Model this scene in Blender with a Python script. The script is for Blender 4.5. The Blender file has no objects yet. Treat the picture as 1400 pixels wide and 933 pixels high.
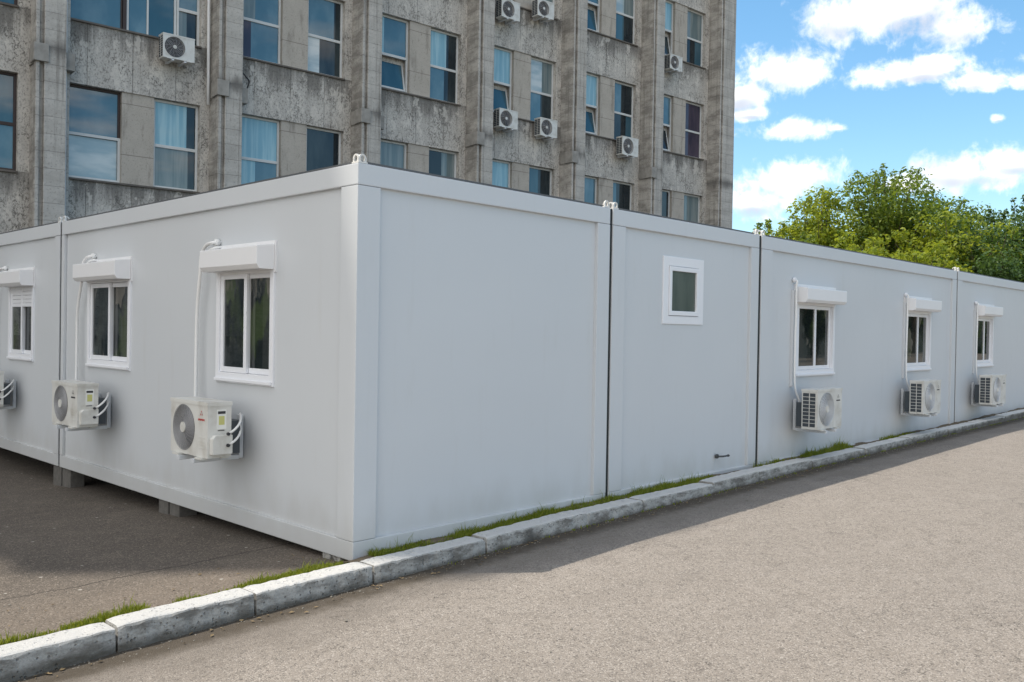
import bpy, bmesh, math, random
import numpy as np
from mathutils import Vector, Matrix
R = math.radians
S = bpy.context.scene
COL = S.collection

# ------------------------------------------------------------------ camera
CAM = Vector((-3.6991, -5.0811, 1.642))
CR = Vector((0.69372156, -0.72005671, 0.01639319))
CU = Vector((-0.00294573, 0.01992392, 0.99979716))
CF = Vector((0.72023727, 0.69362913, -0.01170056))
FPX = 1208.63                                  # focal length in photo pixels (1400 wide)
cd = bpy.data.cameras.new('camera')
cam = bpy.data.objects.new('camera', cd)
COL.objects.link(cam)
cd.sensor_width = 36
cd.lens = 31.079
cd.clip_start = 0.05
cd.clip_end = 3000
cam.matrix_world = Matrix(((CR.x, CU.x, -CF.x, CAM.x), (CR.y, CU.y, -CF.y, CAM.y), (CR.z, CU.z, -CF.z, CAM.z), (0, 0, 0, 1)))
S.camera = cam

# ------------------------------------------------------------------ light
SUN = Vector((-0.95, 1.0, 2.93)).normalized()   # towards the sun
SUN_EL = math.asin(SUN.z)
SUN_AZ = math.atan2(SUN.x, SUN.y)
EXPOSURE = 0.74
SKY_STRENGTH = 0.15
SUN_STRENGTH = 2.75
sd = bpy.data.lights.new('sun', 'SUN')
sd.energy = SUN_STRENGTH
sd.angle = R(0.35)
sd.color = (1.0, 0.93, 0.83)
so = bpy.data.objects.new('sun', sd)
COL.objects.link(so)
so.rotation_euler = (-SUN).to_track_quat('-Z', 'Y').to_euler()
so.location = (0, 0, 60)

S.view_settings.view_transform = 'Standard'
S.view_settings.look = 'None'
S.view_settings.exposure = EXPOSURE
S.view_settings.gamma = 1
S.view_settings.use_curve_mapping = False
S.render.engine = 'CYCLES'
S.cycles.use_denoising = True
S.cycles.max_bounces = 6
S.cycles.transparent_max_bounces = 6
S.cycles.sample_clamp_indirect = 6


class NT:
    """Small node-tree helper."""
    def __init__(s, tree):
        s.t = tree
        s.t.nodes.clear()

    def n(s, typ, **kw):
        nd = s.t.nodes.new(typ)
        for k, v in kw.items():
            setattr(nd, k, v)
        return nd

    def put(s, sock, v):
        if v is None:
            return
        if isinstance(v, bpy.types.NodeSocket):
            s.t.links.new(v, sock)
        elif isinstance(v, (tuple, list)) and len(v) == 3 and len(sock.default_value) == 4:
            sock.default_value = (*v, 1)
        else:
            sock.default_value = v

    def m(s, op, a, b=None, c=None, clamp=False):
        nd = s.n('ShaderNodeMath', operation=op)
        nd.use_clamp = clamp
        s.put(nd.inputs[0], a)
        if b is not None:
            s.put(nd.inputs[1], b)
        if c is not None:
            s.put(nd.inputs[2], c)
        return nd.outputs[0]

    def vm(s, op, a, b):
        nd = s.n('ShaderNodeVectorMath', operation=op)
        s.put(nd.inputs[0], a)
        s.put(nd.inputs[1], b)
        return nd.outputs[0]

    def mix(s, f, a, b, blend='MIX'):
        nd = s.n('ShaderNodeMix', data_type='RGBA', blend_type=blend)
        s.put(nd.inputs[0], f)
        s.put(nd.inputs[6], a)
        s.put(nd.inputs[7], b)
        return nd.outputs[2]

    def sm(s, v, lo, hi, a=0.0, b=1.0):
        nd = s.n('ShaderNodeMapRange', interpolation_type='SMOOTHSTEP')
        s.put(nd.inputs[0], v)
        nd.inputs[1].default_value = lo
        nd.inputs[2].default_value = hi
        nd.inputs[3].default_value = a
        nd.inputs[4].default_value = b
        return nd.outputs[0]

    def noise(s, vec, scale, detail=4, rough=0.55):
        nd = s.n('ShaderNodeTexNoise')
        s.put(nd.inputs['Vector'], vec)
        nd.inputs['Scale'].default_value = scale
        nd.inputs['Detail'].default_value = detail
        nd.inputs['Roughness'].default_value = rough
        return nd.outputs[0]

    def voro(s, vec, scale, feature='F1'):
        nd = s.n('ShaderNodeTexVoronoi', feature=feature)
        s.put(nd.inputs['Vector'], vec)
        nd.inputs['Scale'].default_value = scale
        return nd

    def xyz(s, v):
        nd = s.n('ShaderNodeSeparateXYZ')
        s.put(nd.inputs[0], v)
        return nd.outputs

    def mul(s, v, xyz):
        return s.vm('MULTIPLY', v, xyz)


# ------------------------------------------------------------------ world: sky and clouds
W = bpy.data.worlds.new('World')
S.world = W
W.use_nodes = True
k = NT(W.node_tree)
sky = k.n('ShaderNodeTexSky', sky_type='NISHITA')
sky.sun_disc = False
sky.sun_elevation = SUN_EL
sky.sun_rotation = SUN_AZ
sky.altitude = 100
sky.air_density = 1.0
sky.dust_density = 0.6
sky.ozone_density = 1.4
gen = k.n('ShaderNodeTexCoord').outputs['Generated']
gx, gy, gz = k.xyz(gen)
az = k.m('ARCTAN2', gx, gy)
el = k.m('ARCSINE', gz)
CLOUDS = [(1.1612, 0.3238, 0.0427, 0.0288), (1.2141, 0.3271, 0.0639, 0.0400), (1.2590, 0.3040, 0.0400, 0.0230), (1.2258, 0.2654, 0.0613, 0.0139),
          (1.2860, 0.2509, 0.0287, 0.0109), (1.3228, 0.2454, 0.0087, 0.0074), (1.0972, 0.2757, 0.0491, 0.0246), (1.0518, 0.2560, 0.0346, 0.0237),
          (1.0661, 0.2359, 0.0245, 0.0083), (1.1135, 0.2157, 0.0399, 0.0112), (1.1526, 0.2165, 0.0145, 0.0059), (1.1018, 0.1631, 0.0556, 0.0214),
          (1.0679, 0.1408, 0.0343, 0.0202), (1.2846, 0.1631, 0.0536, 0.0199), (1.3163, 0.1700, 0.0278, 0.0153), (1.3027, 0.2142, 0.0070, 0.0048),
          (1.2212, 0.1544, 0.0273, 0.0103)]
dens = None
shade = None
for (a0, e0, ra, re) in CLOUDS:
    da = k.m('DIVIDE', k.m('SUBTRACT', az, a0), ra * 1.12)
    de = k.m('DIVIDE', k.m('SUBTRACT', el, e0), re * 1.15)
    down = k.m('MINIMUM', de, 0.0)
    de2 = k.m('ADD', de, k.m('MULTIPLY', down, 0.35))          # flatter bases
    r2 = k.m('SQRT', k.m('ADD', k.m('MULTIPLY', da, da), k.m('MULTIPLY', de2, de2)))
    d = k.m('SUBTRACT', 1.0, r2)
    low = k.m('MULTIPLY', k.m('MAXIMUM', d, 0.0), k.m('MULTIPLY', down, -1.0))
    dens = d if dens is None else k.m('MAXIMUM', dens, d)
    shade = low if shade is None else k.m('MAXIMUM', shade, low)
warp = k.n('ShaderNodeTexNoise')
warp.inputs['Scale'].default_value = 9
warp.inputs['Detail'].default_value = 3
k.put(warp.inputs['Vector'], gen)
gw = k.vm('ADD', gen, k.mul(k.vm('SUBTRACT', warp.outputs['Color'], (0.5, 0.5, 0.5)), (0.05, 0.05, 0.05)))
n1 = k.noise(gw, 26, 7, 0.62)
n2 = k.noise(gw, 75, 5, 0.6)
n0 = k.noise(gw, 12, 3, 0.5)
fbm = k.m('ADD', k.m('ADD', k.m('MULTIPLY', k.m('SUBTRACT', n1, 0.5), 2.6), k.m('MULTIPLY', k.m('SUBTRACT', n2, 0.5), 1.1)), k.m('MULTIPLY', k.m('SUBTRACT', n0, 0.5), 0.6))
cl = k.sm(k.m('ADD', dens, fbm), -0.26, 0.80)
# loose cumulus over the rest of the sky
flat = k.n('ShaderNodeCombineXYZ')
zz = k.m('MAXIMUM', gz, 0.06)
k.put(flat.inputs[0], k.m('DIVIDE', gx, zz))
k.put(flat.inputs[1], k.m('DIVIDE', gy, zz))
g1 = k.noise(flat.outputs[0], 0.9, 7, 0.6)
other = k.sm(k.m('ADD', g1, k.m('ADD', k.m('MULTIPLY', gx, -0.26), k.m('MULTIPLY', gy, 0.05))), 0.42, 0.57)   # unseen cloud bank added in the west to brighten the left wall
rest = k.sm(k.m('ABSOLUTE', k.m('SUBTRACT', az, 1.2)), 0.24, 0.4)
rest = k.m('MAXIMUM', rest, k.sm(el, 0.40, 0.55))
cl = k.m('MAXIMUM', cl, k.m('MULTIPLY', k.m('MULTIPLY', other, rest), k.sm(gz, 0.0, 0.1)))
shd = k.sm(k.m('ADD', k.m('MULTIPLY', shade, 3.4), k.m('MULTIPLY', k.m('SUBTRACT', n0, 0.42), 2.4)), 0.0, 1.0)
CLOUD_W = 6.4
ccol = k.mix(shd, (CLOUD_W, CLOUD_W, CLOUD_W), (CLOUD_W * 0.47, CLOUD_W * 0.51, CLOUD_W * 0.59))
hsv = k.n('ShaderNodeHueSaturation')
hsv.inputs['Saturation'].default_value = 1.2
hsv.inputs['Hue'].default_value = 0.488
hsv.inputs['Value'].default_value = 0.86
k.put(hsv.inputs['Color'], sky.outputs[0])
bg = k.n('ShaderNodeBackground')
bg.inputs['Strength'].default_value = SKY_STRENGTH
k.put(bg.inputs['Color'], k.mix(cl, hsv.outputs[0], ccol))
k.put(k.n('ShaderNodeOutputWorld').inputs[0], bg.outputs[0])


# ------------------------------------------------------------------ materials
def mat(name, fn):
    m = bpy.data.materials.new(name)
    m.use_nodes = True
    q = NT(m.node_tree)
    b = q.n('ShaderNodeBsdfPrincipled')
    o = q.n('ShaderNodeOutputMaterial')
    q.t.links.new(b.outputs[0], o.inputs[0])
    q.bsdf, q.out = b, o
    q.obj = q.n('ShaderNodeTexCoord').outputs['Object']
    q.pos = q.n('ShaderNodeNewGeometry').outputs['Position']

    def setp(**kw):
        names = dict(color='Base Color', rough='Roughness', metal='Metallic', ior='IOR', spec='Specular IOR Level', trans='Transmission Weight', coat='Coat Weight')
        for a, v in kw.items():
            q.put(b.inputs[names[a]], v)
    q.set = setp

    def bump(h, strength=0.3, dist=0.01):
        nd = q.n('ShaderNodeBump')
        nd.inputs['Strength'].default_value = strength
        nd.inputs['Distance'].default_value = dist
        q.put(nd.inputs['Height'], h)
        q.t.links.new(nd.outputs[0], b.inputs['Normal'])
    q.bump = bump
    fn(q)
    return m


def flatmat(name, c, rough=0.5, metal=0.0, var=0.08, scale=6.0, spec=0.5):
    def f(q):
        nz = q.noise(q.obj, scale, 5)
        q.set(color=q.mix(nz, tuple(x * (1 - var) for x in c), tuple(min(1, x * (1 + var)) for x in c)), rough=rough, metal=metal, spec=spec)
    return mat(name, f)


def f_paint(q):
    nz = q.noise(q.pos, 0.7, 3)
    fine = q.noise(q.mul(q.pos, (9, 9, 1.2)), 1.0, 5, 0.6)
    c = q.mix(nz, (0.565, 0.59, 0.614), (0.61, 0.63, 0.648))
    c = q.mix(q.sm(fine, 0.56, 0.8, 0, 0.18), c, (0.49, 0.485, 0.465))
    run_ = q.noise(q.mul(q.pos, (14, 14, 0.25)), 1.0, 4, 0.6)
    c = q.mix(q.sm(run_, 0.62, 0.80, 0, 0.05), c, (0.40, 0.39, 0.36))
    z = q.xyz(q.pos)[2]
    grime = q.m('MULTIPLY', q.sm(q.m('ADD', z, q.m('MULTIPLY', q.noise(q.mul(q.pos, (5, 5, 2)), 1.0, 5), 0.5)), 0.72, 0.25), 0.38)
    c = q.mix(grime, c, (0.40, 0.385, 0.35))
    q.set(color=c, rough=q.m('ADD', 0.36, q.m('MULTIPLY', nz, 0.14)), spec=0.5)
    q.bump(q.m('ADD', q.noise(q.pos, 1.6, 2), q.m('MULTIPLY', q.noise(q.pos, 160, 2), 0.02)), 0.38, 0.016)


M = {}
M['paint'] = mat('white_panel_paint', f_paint)
M['rail'] = mat('white_frame_paint', f_paint)
M['roof'] = flatmat('dark_roof_membrane', (0.09, 0.095, 0.10), 0.8)
M['gap'] = flatmat('gap_shade_and_tray_black', (0.012, 0.014, 0.016), 0.7)  # near black for the floor tray and the strips that darken cabin gaps
M['pvc'] = flatmat('white_pvc', (0.80, 0.81, 0.84), 0.28, var=0.02)
M['alu'] = flatmat('white_shutter_box', (0.80, 0.80, 0.81), 0.35, var=0.02)
M['galv'] = flatmat('grey_painted_bracket', (0.60, 0.62, 0.64), 0.45)
M['lug'] = flatmat('white_lug_paint', (0.70, 0.69, 0.66), 0.5, var=0.15, scale=40)
M['black'] = flatmat('black_plastic', (0.015, 0.015, 0.017), 0.5)
M['stub'] = flatmat('grey_rubber_stub', (0.06, 0.062, 0.065), 0.6)
M['pipe'] = flatmat('white_pipe_wrap', (0.78, 0.78, 0.77), 0.5, var=0.06, scale=20)


def f_casing(q):
    z = q.noise(q.pos, 6, 5)
    st = q.noise(q.mul(q.pos, (14, 14, 1.5)), 1.0, 5, 0.6)
    c = q.mix(q.sm(z, 0.42, 0.75), (0.66, 0.655, 0.62), (0.52, 0.50, 0.45))
    c = q.mix(q.sm(st, 0.55, 0.78, 0, 0.35), c, (0.36, 0.33, 0.28))
    q.set(color=c, rough=0.42)


M['casing'] = mat('cream_metal_casing', f_casing)
M['grille'] = flatmat('grey_fan_grille', (0.30, 0.30, 0.31), 0.45)
M['coil'] = flatmat('dark_coil_fins', (0.045, 0.055, 0.065), 0.45)
M['red'] = flatmat('red_emblem', (0.48, 0.07, 0.06), 0.4)
M['ink'] = flatmat('dark_ink', (0.03, 0.03, 0.035), 0.5)
M['sticker'] = flatmat('white_sticker', (0.78, 0.78, 0.74), 0.4)
M['yellow'] = flatmat('yellow_sticker', (0.55, 0.54, 0.20), 0.4)


def glassmat(name, c1, c2, scale=1.6, ior=1.5, rough=0.02, streak=(1, 1, 0.25), spec=0.5):
    def f(q):
        nz = q.noise(q.mul(q.obj, streak), scale, 4)
        q.set(color=q.mix(q.sm(nz, 0.38, 0.66), c1, c2), rough=rough, ior=ior, spec=spec)
        q.bump(q.noise(q.obj, 0.9, 1), 0.06, 0.02)
    return mat(name, f)


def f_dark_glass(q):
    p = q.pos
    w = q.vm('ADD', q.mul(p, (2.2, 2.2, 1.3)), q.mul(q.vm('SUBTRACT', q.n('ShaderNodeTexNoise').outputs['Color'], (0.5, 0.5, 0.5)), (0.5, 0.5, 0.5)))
    v = q.voro(w, 1.9, 'SMOOTH_F1').outputs  # cells give colour patches painted as reflected shapes
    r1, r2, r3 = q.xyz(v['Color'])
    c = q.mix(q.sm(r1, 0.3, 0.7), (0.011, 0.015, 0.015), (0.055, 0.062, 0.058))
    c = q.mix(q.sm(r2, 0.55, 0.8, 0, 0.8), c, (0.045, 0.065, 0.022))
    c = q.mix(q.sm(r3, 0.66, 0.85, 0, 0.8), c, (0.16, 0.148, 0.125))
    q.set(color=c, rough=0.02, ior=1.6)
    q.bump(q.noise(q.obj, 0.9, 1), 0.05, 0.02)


M['glass_dark'] = mat('painted_reflection_glass', f_dark_glass)
M['glass_frost'] = glassmat('obscure_window_glass', (0.055, 0.075, 0.065), (0.085, 0.105, 0.09), 5, rough=0.25)
M['g_sky'] = glassmat('painted_sky_glass', (0.06, 0.145, 0.20), (0.13, 0.225, 0.275), 1.2, ior=1.7, streak=(1, 1, 0.6))  # sky reflection put into the base colour as blue
M['g_blue'] = glassmat('deep_blue_glass', (0.02, 0.075, 0.11), (0.045, 0.115, 0.155), 1.4, ior=1.7)  # base made bluer to stand in for reflected sky
M['g_dark'] = glassmat('dark_room_glass', (0.012, 0.02, 0.026), (0.04, 0.055, 0.06), 2.2, ior=1.55)
M['g_cur'] = glassmat('curtained_glass', (0.21, 0.40, 0.49), (0.34, 0.53, 0.59), 9, ior=1.6, streak=(1, 1, 0.06))
M['g_grey'] = glassmat('grey_curtained_glass', (0.13, 0.18, 0.19), (0.22, 0.26, 0.26), 8, ior=1.6, streak=(1, 1, 0.06))
M['g_pale'] = glassmat('pale_sky_glass', (0.30, 0.40, 0.44), (0.55, 0.60, 0.60), 2.0, ior=1.7, streak=(0.4, 1, 1.4))  # pale base colour paints reflected sky and white curtains
M['g_plum'] = glassmat('plum_reflection_glass', (0.035, 0.032, 0.055), (0.07, 0.055, 0.085), 2.5, ior=1.5)  # purple reflection painted into the base colour
M['f_white'] = flatmat('weathered_white_frame', (0.60, 0.61, 0.60), 0.5, var=0.12, scale=5)
M['f_brown'] = flatmat('brown_wood_frame', (0.045, 0.03, 0.028), 0.6)


def f_facade(q):
    o = q.obj
    x, y, z = q.xyz(o)
    big = q.noise(o, 0.45, 4)
    mid = q.noise(q.mul(o, (1, 1, 0.35)), 2.4, 6, 0.65)
    streak = q.noise(q.mul(o, (6.0, 6.0, 0.35)), 1.0, 6, 0.65)
    pit = q.voro(q.mul(o, (1, 1, 0.75)), 11.0).outputs['Distance']
    pitn = q.noise(o, 22, 4, 0.7)
    c = q.mix(big, (0.43, 0.405, 0.37), (0.57, 0.54, 0.495))
    c = q.mix(q.sm(mid, 0.42, 0.66, 0, 0.8), c, (0.62, 0.59, 0.54))
    c = q.mix(q.sm(streak, 0.55, 0.70, 0, 0.4), c, (0.21, 0.19, 0.165))
    pk = q.m('MULTIPLY', q.sm(pit, 0.20, 0.04), q.sm(pitn, 0.46, 0.62))
    c = q.mix(q.m('MULTIPLY', pk, 0.85), c, (0.07, 0.064, 0.057))
    sp = q.noise(q.mul(o, (1, 1, 0.7)), 24, 6, 0.8)
    c = q.mix(q.sm(sp, 0.50, 0.61, 0, 0.8), c, (0.17, 0.158, 0.142))
    crk = q.m('ABSOLUTE', q.m('SUBTRACT', q.noise(q.mul(o, (1, 1, 0.55)), 5.5, 6, 0.7), 0.5))
    crk2 = q.noise(o, 1.4, 4, 0.6)
    crk = q.m('MULTIPLY', q.sm(crk, 0.020, 0.006), q.sm(crk2, 0.42, 0.58))
    c = q.mix(q.m('MULTIPLY', crk, 0.9), c, (0.06, 0.055, 0.049))
    # rain-washed grime running down from each sill
    f = q.m('SUBTRACT', 1.0, q.m('FRACT', q.m('DIVIDE', q.m('SUBTRACT', z, 4.82 + 0.0), 3.445)))
    drip = q.noise(q.mul(o, (3.2, 3.2, 0.2)), 1.0, 5, 0.7)
    run = q.sm(q.m('ADD', q.m('MULTIPLY', q.sm(f, 0.0, 0.42), 0.55), q.m('MULTIPLY', drip, 1.05)), 0.80, 0.46)
    c = q.mix(q.m('MULTIPLY', run, 0.72), c, (0.085, 0.08, 0.072))
    # panel joints
    jx = q.m('ABSOLUTE', q.m('SUBTRACT', q.m('FRACT', q.m('DIVIDE', q.m('ADD', x, 0.1), 0.965)), 0.5))
    joint = q.sm(jx, 0.012, 0.004)
    c = q.mix(q.m('MULTIPLY', joint, 0.6), c, (0.10, 0.095, 0.085))
    pale = q.noise(q.mul(o, (1.5, 1.5, 0.9)), 1.9, 5, 0.7)
    c = q.mix(q.m('MULTIPLY', q.sm(pale, 0.55, 0.60), 0.6), c, (0.66, 0.62, 0.56))
    q.set(color=c, rough=0.92, spec=0.2)
    h = q.m('SUBTRACT', q.m('ADD', q.m('MULTIPLY', mid, 0.5), q.m('MULTIPLY', sp, 0.5)), q.m('ADD', q.m('MULTIPLY', pk, 0.8), joint))
    q.bump(h, 0.55, 0.02)


def f_pilaster(q):
    o = q.obj
    x, y, z = q.xyz(o)
    mid = q.noise(q.mul(o, (1, 1, 0.3)), 3, 6, 0.65)
    streak = q.noise(q.mul(o, (9, 9, 0.30)), 1.0, 6, 0.7)
    sp = q.noise(o, 20, 5, 0.7)
    c = q.mix(mid, (0.38, 0.36, 0.33), (0.63, 0.60, 0.55))
    c = q.mix(q.sm(streak, 0.50, 0.70, 0, 0.7), c, (0.19, 0.175, 0.155))
    c = q.mix(q.sm(sp, 0.52, 0.68, 0, 0.6), c, (0.17, 0.155, 0.138))
    # drifting dark bands, stronger on the flanks
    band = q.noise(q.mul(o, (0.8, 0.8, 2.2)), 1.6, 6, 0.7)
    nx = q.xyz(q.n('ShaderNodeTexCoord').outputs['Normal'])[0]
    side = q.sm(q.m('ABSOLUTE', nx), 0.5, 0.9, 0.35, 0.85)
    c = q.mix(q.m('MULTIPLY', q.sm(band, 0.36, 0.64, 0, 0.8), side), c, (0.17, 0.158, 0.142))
    # dark weathering on and under the capital ledge
    cap = q.m('ABSOLUTE', q.m('SUBTRACT', z, 7.36))
    c = q.mix(q.m('MULTIPLY', q.sm(q.m('ADD', cap, q.m('MULTIPLY', q.noise(q.mul(o, (4, 4, 1)), 1.3, 4), 0.5)), 0.52, 0.2), 0.7), c, (0.07, 0.066, 0.062))
    crs = q.m('ABSOLUTE', q.m('SUBTRACT', q.m('FRACT', q.m('DIVIDE', z, 0.36)), 0.5))
    j = q.sm(crs, 0.03, 0.012)
    c = q.mix(q.m('MULTIPLY', j, 0.35), c, (0.12, 0.11, 0.10))
    q.set(color=c, rough=0.92, spec=0.2)
    q.bump(q.m('SUBTRACT', q.m('ADD', mid, q.m('MULTIPLY', sp, 0.6)), q.m('MULTIPLY', j, 0.5)), 0.5, 0.02)


def f_pier(q):
    o = q.obj
    x, y, z = q.xyz(o)
    mid = q.noise(o, 2.0, 5, 0.6)
    sp = q.noise(q.mul(o, (1, 1, 0.5)), 9, 5, 0.7)
    c = q.mix(mid, (0.36, 0.325, 0.28), (0.55, 0.505, 0.445))
    st = q.noise(q.mul(o, (2.5, 2.5, 0.5)), 1.6, 6, 0.7)
    c = q.mix(q.sm(st, 0.50, 0.68, 0, 0.6), c, (0.20, 0.18, 0.155))
    gr = q.noise(o, 26, 5, 0.8)
    c = q.mix(q.sm(gr, 0.52, 0.66, 0, 0.5), c, (0.17, 0.152, 0.132))
    c = q.mix(q.sm(sp, 0.60, 0.72, 0, 0.5), c, (0.20, 0.175, 0.15))
    jz = q.m('ABSOLUTE', q.m('SUBTRACT', q.m('FRACT', q.m('DIVIDE', q.m('ADD', z, 0.85), 1.15)), 0.5))
    c = q.mix(q.m('MULTIPLY', q.sm(jz, 0.012, 0.004), 0.6), c, (0.13, 0.115, 0.10))
    q.set(color=c, rough=0.9, spec=0.2)
    q.bump(q.m('ADD', mid, sp), 0.3, 0.01)


M['facade'] = mat('stained_concrete_render', f_facade)
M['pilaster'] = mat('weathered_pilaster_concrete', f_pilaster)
M['pier'] = mat('beige_stone_pier', f_pier)
M['sill'] = flatmat('dark_sill_metal', (0.12, 0.105, 0.09), 0.7, var=0.4, scale=4)
M['cap'] = flatmat('grey_capital_concrete', (0.30, 0.285, 0.26), 0.9, var=0.5, scale=6)


def f_road(q):
    p = q.pos
    x, y, z = q.xyz(p)
    big = q.noise(q.mul(p, (0.5, 1, 1)), 0.55, 5, 0.6)
    mid = q.noise(p, 3.2, 6, 0.65)
    ag = q.voro(p, 130).outputs
    ag2 = q.voro(p, 42).outputs
    fine = q.noise(p, 130, 3, 0.7)
    c = q.mix(big, (0.222, 0.193, 0.163), (0.298, 0.260, 0.220))
    c = q.mix(q.sm(mid, 0.45, 0.7, 0, 0.5), c, (0.315, 0.278, 0.24))
    rnd = q.xyz(ag['Color'])[0]
    c = q.mix(q.sm(rnd, 0.70, 0.98, 0, 0.75), c, (0.43, 0.39, 0.345))
    c = q.mix(q.sm(rnd, 0.22, 0.02, 0, 0.75), c, (0.085, 0.077, 0.069))
    rnd2 = q.xyz(ag2['Color'])[1]
    spot = q.m('MULTIPLY', q.sm(rnd2, 0.90, 0.97), q.sm(ag2['Distance'], 0.5, 0.25))
    c = q.mix(q.m('MULTIPLY', spot, 0.7), c, (0.075, 0.065, 0.055))
    c = q.mix(q.sm(fine, 0.35, 0.65, 0.0, 0.35), c, (0.17, 0.152, 0.135))
    # old trampled soil and damp staining in the gutter
    edge = q.m('ADD', y, q.m('MULTIPLY', q.m('SUBTRACT', q.noise(q.mul(p, (0.9, 1.2, 1)), 1.5, 5, 0.65), 0.5), 0.9))
    c = q.mix(q.sm(edge, -1.15, -0.55, 0, 0.6), c, (0.135, 0.116, 0.097))
    edge2 = q.m('ADD', y, q.m('MULTIPLY', q.m('SUBTRACT', q.noise(p, 6, 5, 0.7), 0.5), 0.22))
    c = q.mix(q.sm(edge2, -0.60, -0.42, 0, 0.9), c, (0.060, 0.048, 0.034))
    stain = q.noise(q.mul(p, (0.35, 1.6, 1)), 1.5, 5, 0.6)
    c = q.mix(q.sm(stain, 0.50, 0.72, 0, 0.16), c, (0.15, 0.132, 0.114))
    mott = q.noise(p, 17, 5, 0.75)
    c = q.mix(q.sm(mott, 0.50, 0.68, 0, 0.45), c, (0.125, 0.11, 0.095))
    rdg = q.m('ABSOLUTE', q.m('SUBTRACT', q.noise(q.mul(p, (0.8, 1.5, 1)), 0.9, 7, 0.65), 0.5))
    crk = q.m('MULTIPLY', q.sm(rdg, 0.0035, 0.001), q.sm(q.noise(p, 0.7, 3), 0.52, 0.60))
    c = q.mix(q.m('MULTIPLY', crk, 0.7), c, (0.05, 0.044, 0.038))
    crack = q.n('ShaderNodeTexVoronoi', feature='DISTANCE_TO_EDGE')
    q.put(crack.inputs['Vector'], q.vm('ADD', q.mul(p, (0.6, 1, 1)), q.mul(q.n('ShaderNodeTexNoise').outputs['Color'], (0, 0, 0))))
    crack.inputs['Scale'].default_value = 0.55
    q.set(color=c, rough=0.92, spec=0.25)
    q.bump(q.m('ADD', q.m('MULTIPLY', q.m('SUBTRACT', 0.5, ag['Distance']), 0.8), q.m('MULTIPLY', mid, 0.6)), 0.7, 0.006)


def f_yard(q):
    p = q.pos
    x, y, z = q.xyz(p)
    big = q.noise(p, 0.8, 5, 0.6)
    mid = q.noise(p, 4, 6, 0.65)
    ag = q.voro(p, 110).outputs
    c = q.mix(big, (0.078, 0.066, 0.055), (0.148, 0.126, 0.105))
    c = q.mix(q.sm(mid, 0.45, 0.72, 0, 0.5), c, (0.165, 0.138, 0.112))
    # dry soil washed up along the kerb
    edge = q.m('ADD', y, q.m('MULTIPLY', q.m('SUBTRACT', q.noise(p, 2.2, 5, 0.65), 0.5), 0.6))
    c = q.mix(q.sm(edge, 1.05, 0.45, 0, 0.4), c, (0.19, 0.155, 0.122))
    rnd = q.xyz(ag['Color'])[0]
    c = q.mix(q.sm(rnd, 0.80, 0.98, 0, 0.4), c, (0.36, 0.31, 0.26))
    c = q.mix(q.sm(rnd, 0.22, 0.02, 0, 0.7), c, (0.05, 0.044, 0.038))
    wx = q.m('ADD', y, q.m('MULTIPLY', q.m('SUBTRACT', q.noise(q.mul(p, (1, 0, 0)), 1.6, 5, 0.7), 0.5), 0.25))
    cr = q.sm(q.m('ABSOLUTE', q.m('SUBTRACT', wx, 0.98)), 0.012, 0.003)
    c = q.mix(q.m('MULTIPLY', cr, 0.8), c, (0.03, 0.026, 0.022))
    peb = q.voro(p, 15).outputs
    spot = q.m('MULTIPLY', q.sm(q.xyz(peb['Color'])[1], 0.955, 0.97), q.sm(peb['Distance'], 0.22, 0.16))
    c = q.mix(spot, c, (0.36, 0.34, 0.30))
    q.set(color=c, rough=0.92, spec=0.25)
    q.bump(q.m('ADD', q.m('MULTIPLY', q.m('SUBTRACT', 0.5, ag['Distance']), 0.6), q.m('SUBTRACT', mid, cr)), 0.7, 0.008)


def f_kerb(q):
    p = q.pos
    g = q.n('ShaderNodeNewGeometry').outputs['Normal']
    nz = q.xyz(g)[2]
    mid = q.noise(p, 5, 6, 0.65)
    sp = q.noise(p, 60, 6, 0.85)
    pit = q.voro(p, 55).outputs
    c = q.mix(mid, (0.46, 0.45, 0.425), (0.60, 0.588, 0.555))
    c = q.mix(q.sm(sp, 0.48, 0.66, 0, 0.6), c, (0.20, 0.19, 0.172))
    pk = q.m('MULTIPLY', q.sm(q.xyz(pit['Color'])[0], 0.75, 0.9), q.sm(pit['Distance'], 0.45, 0.2))
    c = q.mix(q.m('MULTIPLY', pk, 0.6), c, (0.15, 0.145, 0.135))
    # whitewash left on the top, splash grime on the road face
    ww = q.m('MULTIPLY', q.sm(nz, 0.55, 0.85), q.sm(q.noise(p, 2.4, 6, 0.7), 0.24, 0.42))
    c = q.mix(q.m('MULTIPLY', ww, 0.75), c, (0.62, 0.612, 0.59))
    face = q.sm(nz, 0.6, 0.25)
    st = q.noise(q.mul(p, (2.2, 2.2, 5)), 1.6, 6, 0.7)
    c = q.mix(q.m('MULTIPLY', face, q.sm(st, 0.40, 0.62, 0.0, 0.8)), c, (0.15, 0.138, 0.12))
    zr_ = q.m('SUBTRACT', q.xyz(p)[2], q.m('ADD', q.m('MULTIPLY', q.xyz(p)[0], 0.016), -0.075))
    low = q.sm(q.m('ADD', zr_, q.m('MULTIPLY', q.m('SUBTRACT', q.noise(p, 9, 5, 0.7), 0.5), 0.09)), 0.055, 0.0)
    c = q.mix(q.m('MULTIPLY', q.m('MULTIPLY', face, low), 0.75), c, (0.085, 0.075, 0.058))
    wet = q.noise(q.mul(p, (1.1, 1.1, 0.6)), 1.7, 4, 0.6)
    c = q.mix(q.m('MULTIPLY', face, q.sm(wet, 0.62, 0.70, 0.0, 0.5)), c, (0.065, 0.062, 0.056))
    q.set(color=c, rough=0.9, spec=0.25)
    q.bump(q.m('SUBTRACT', q.m('ADD', mid, sp), pk), 0.9, 0.014)


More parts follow.
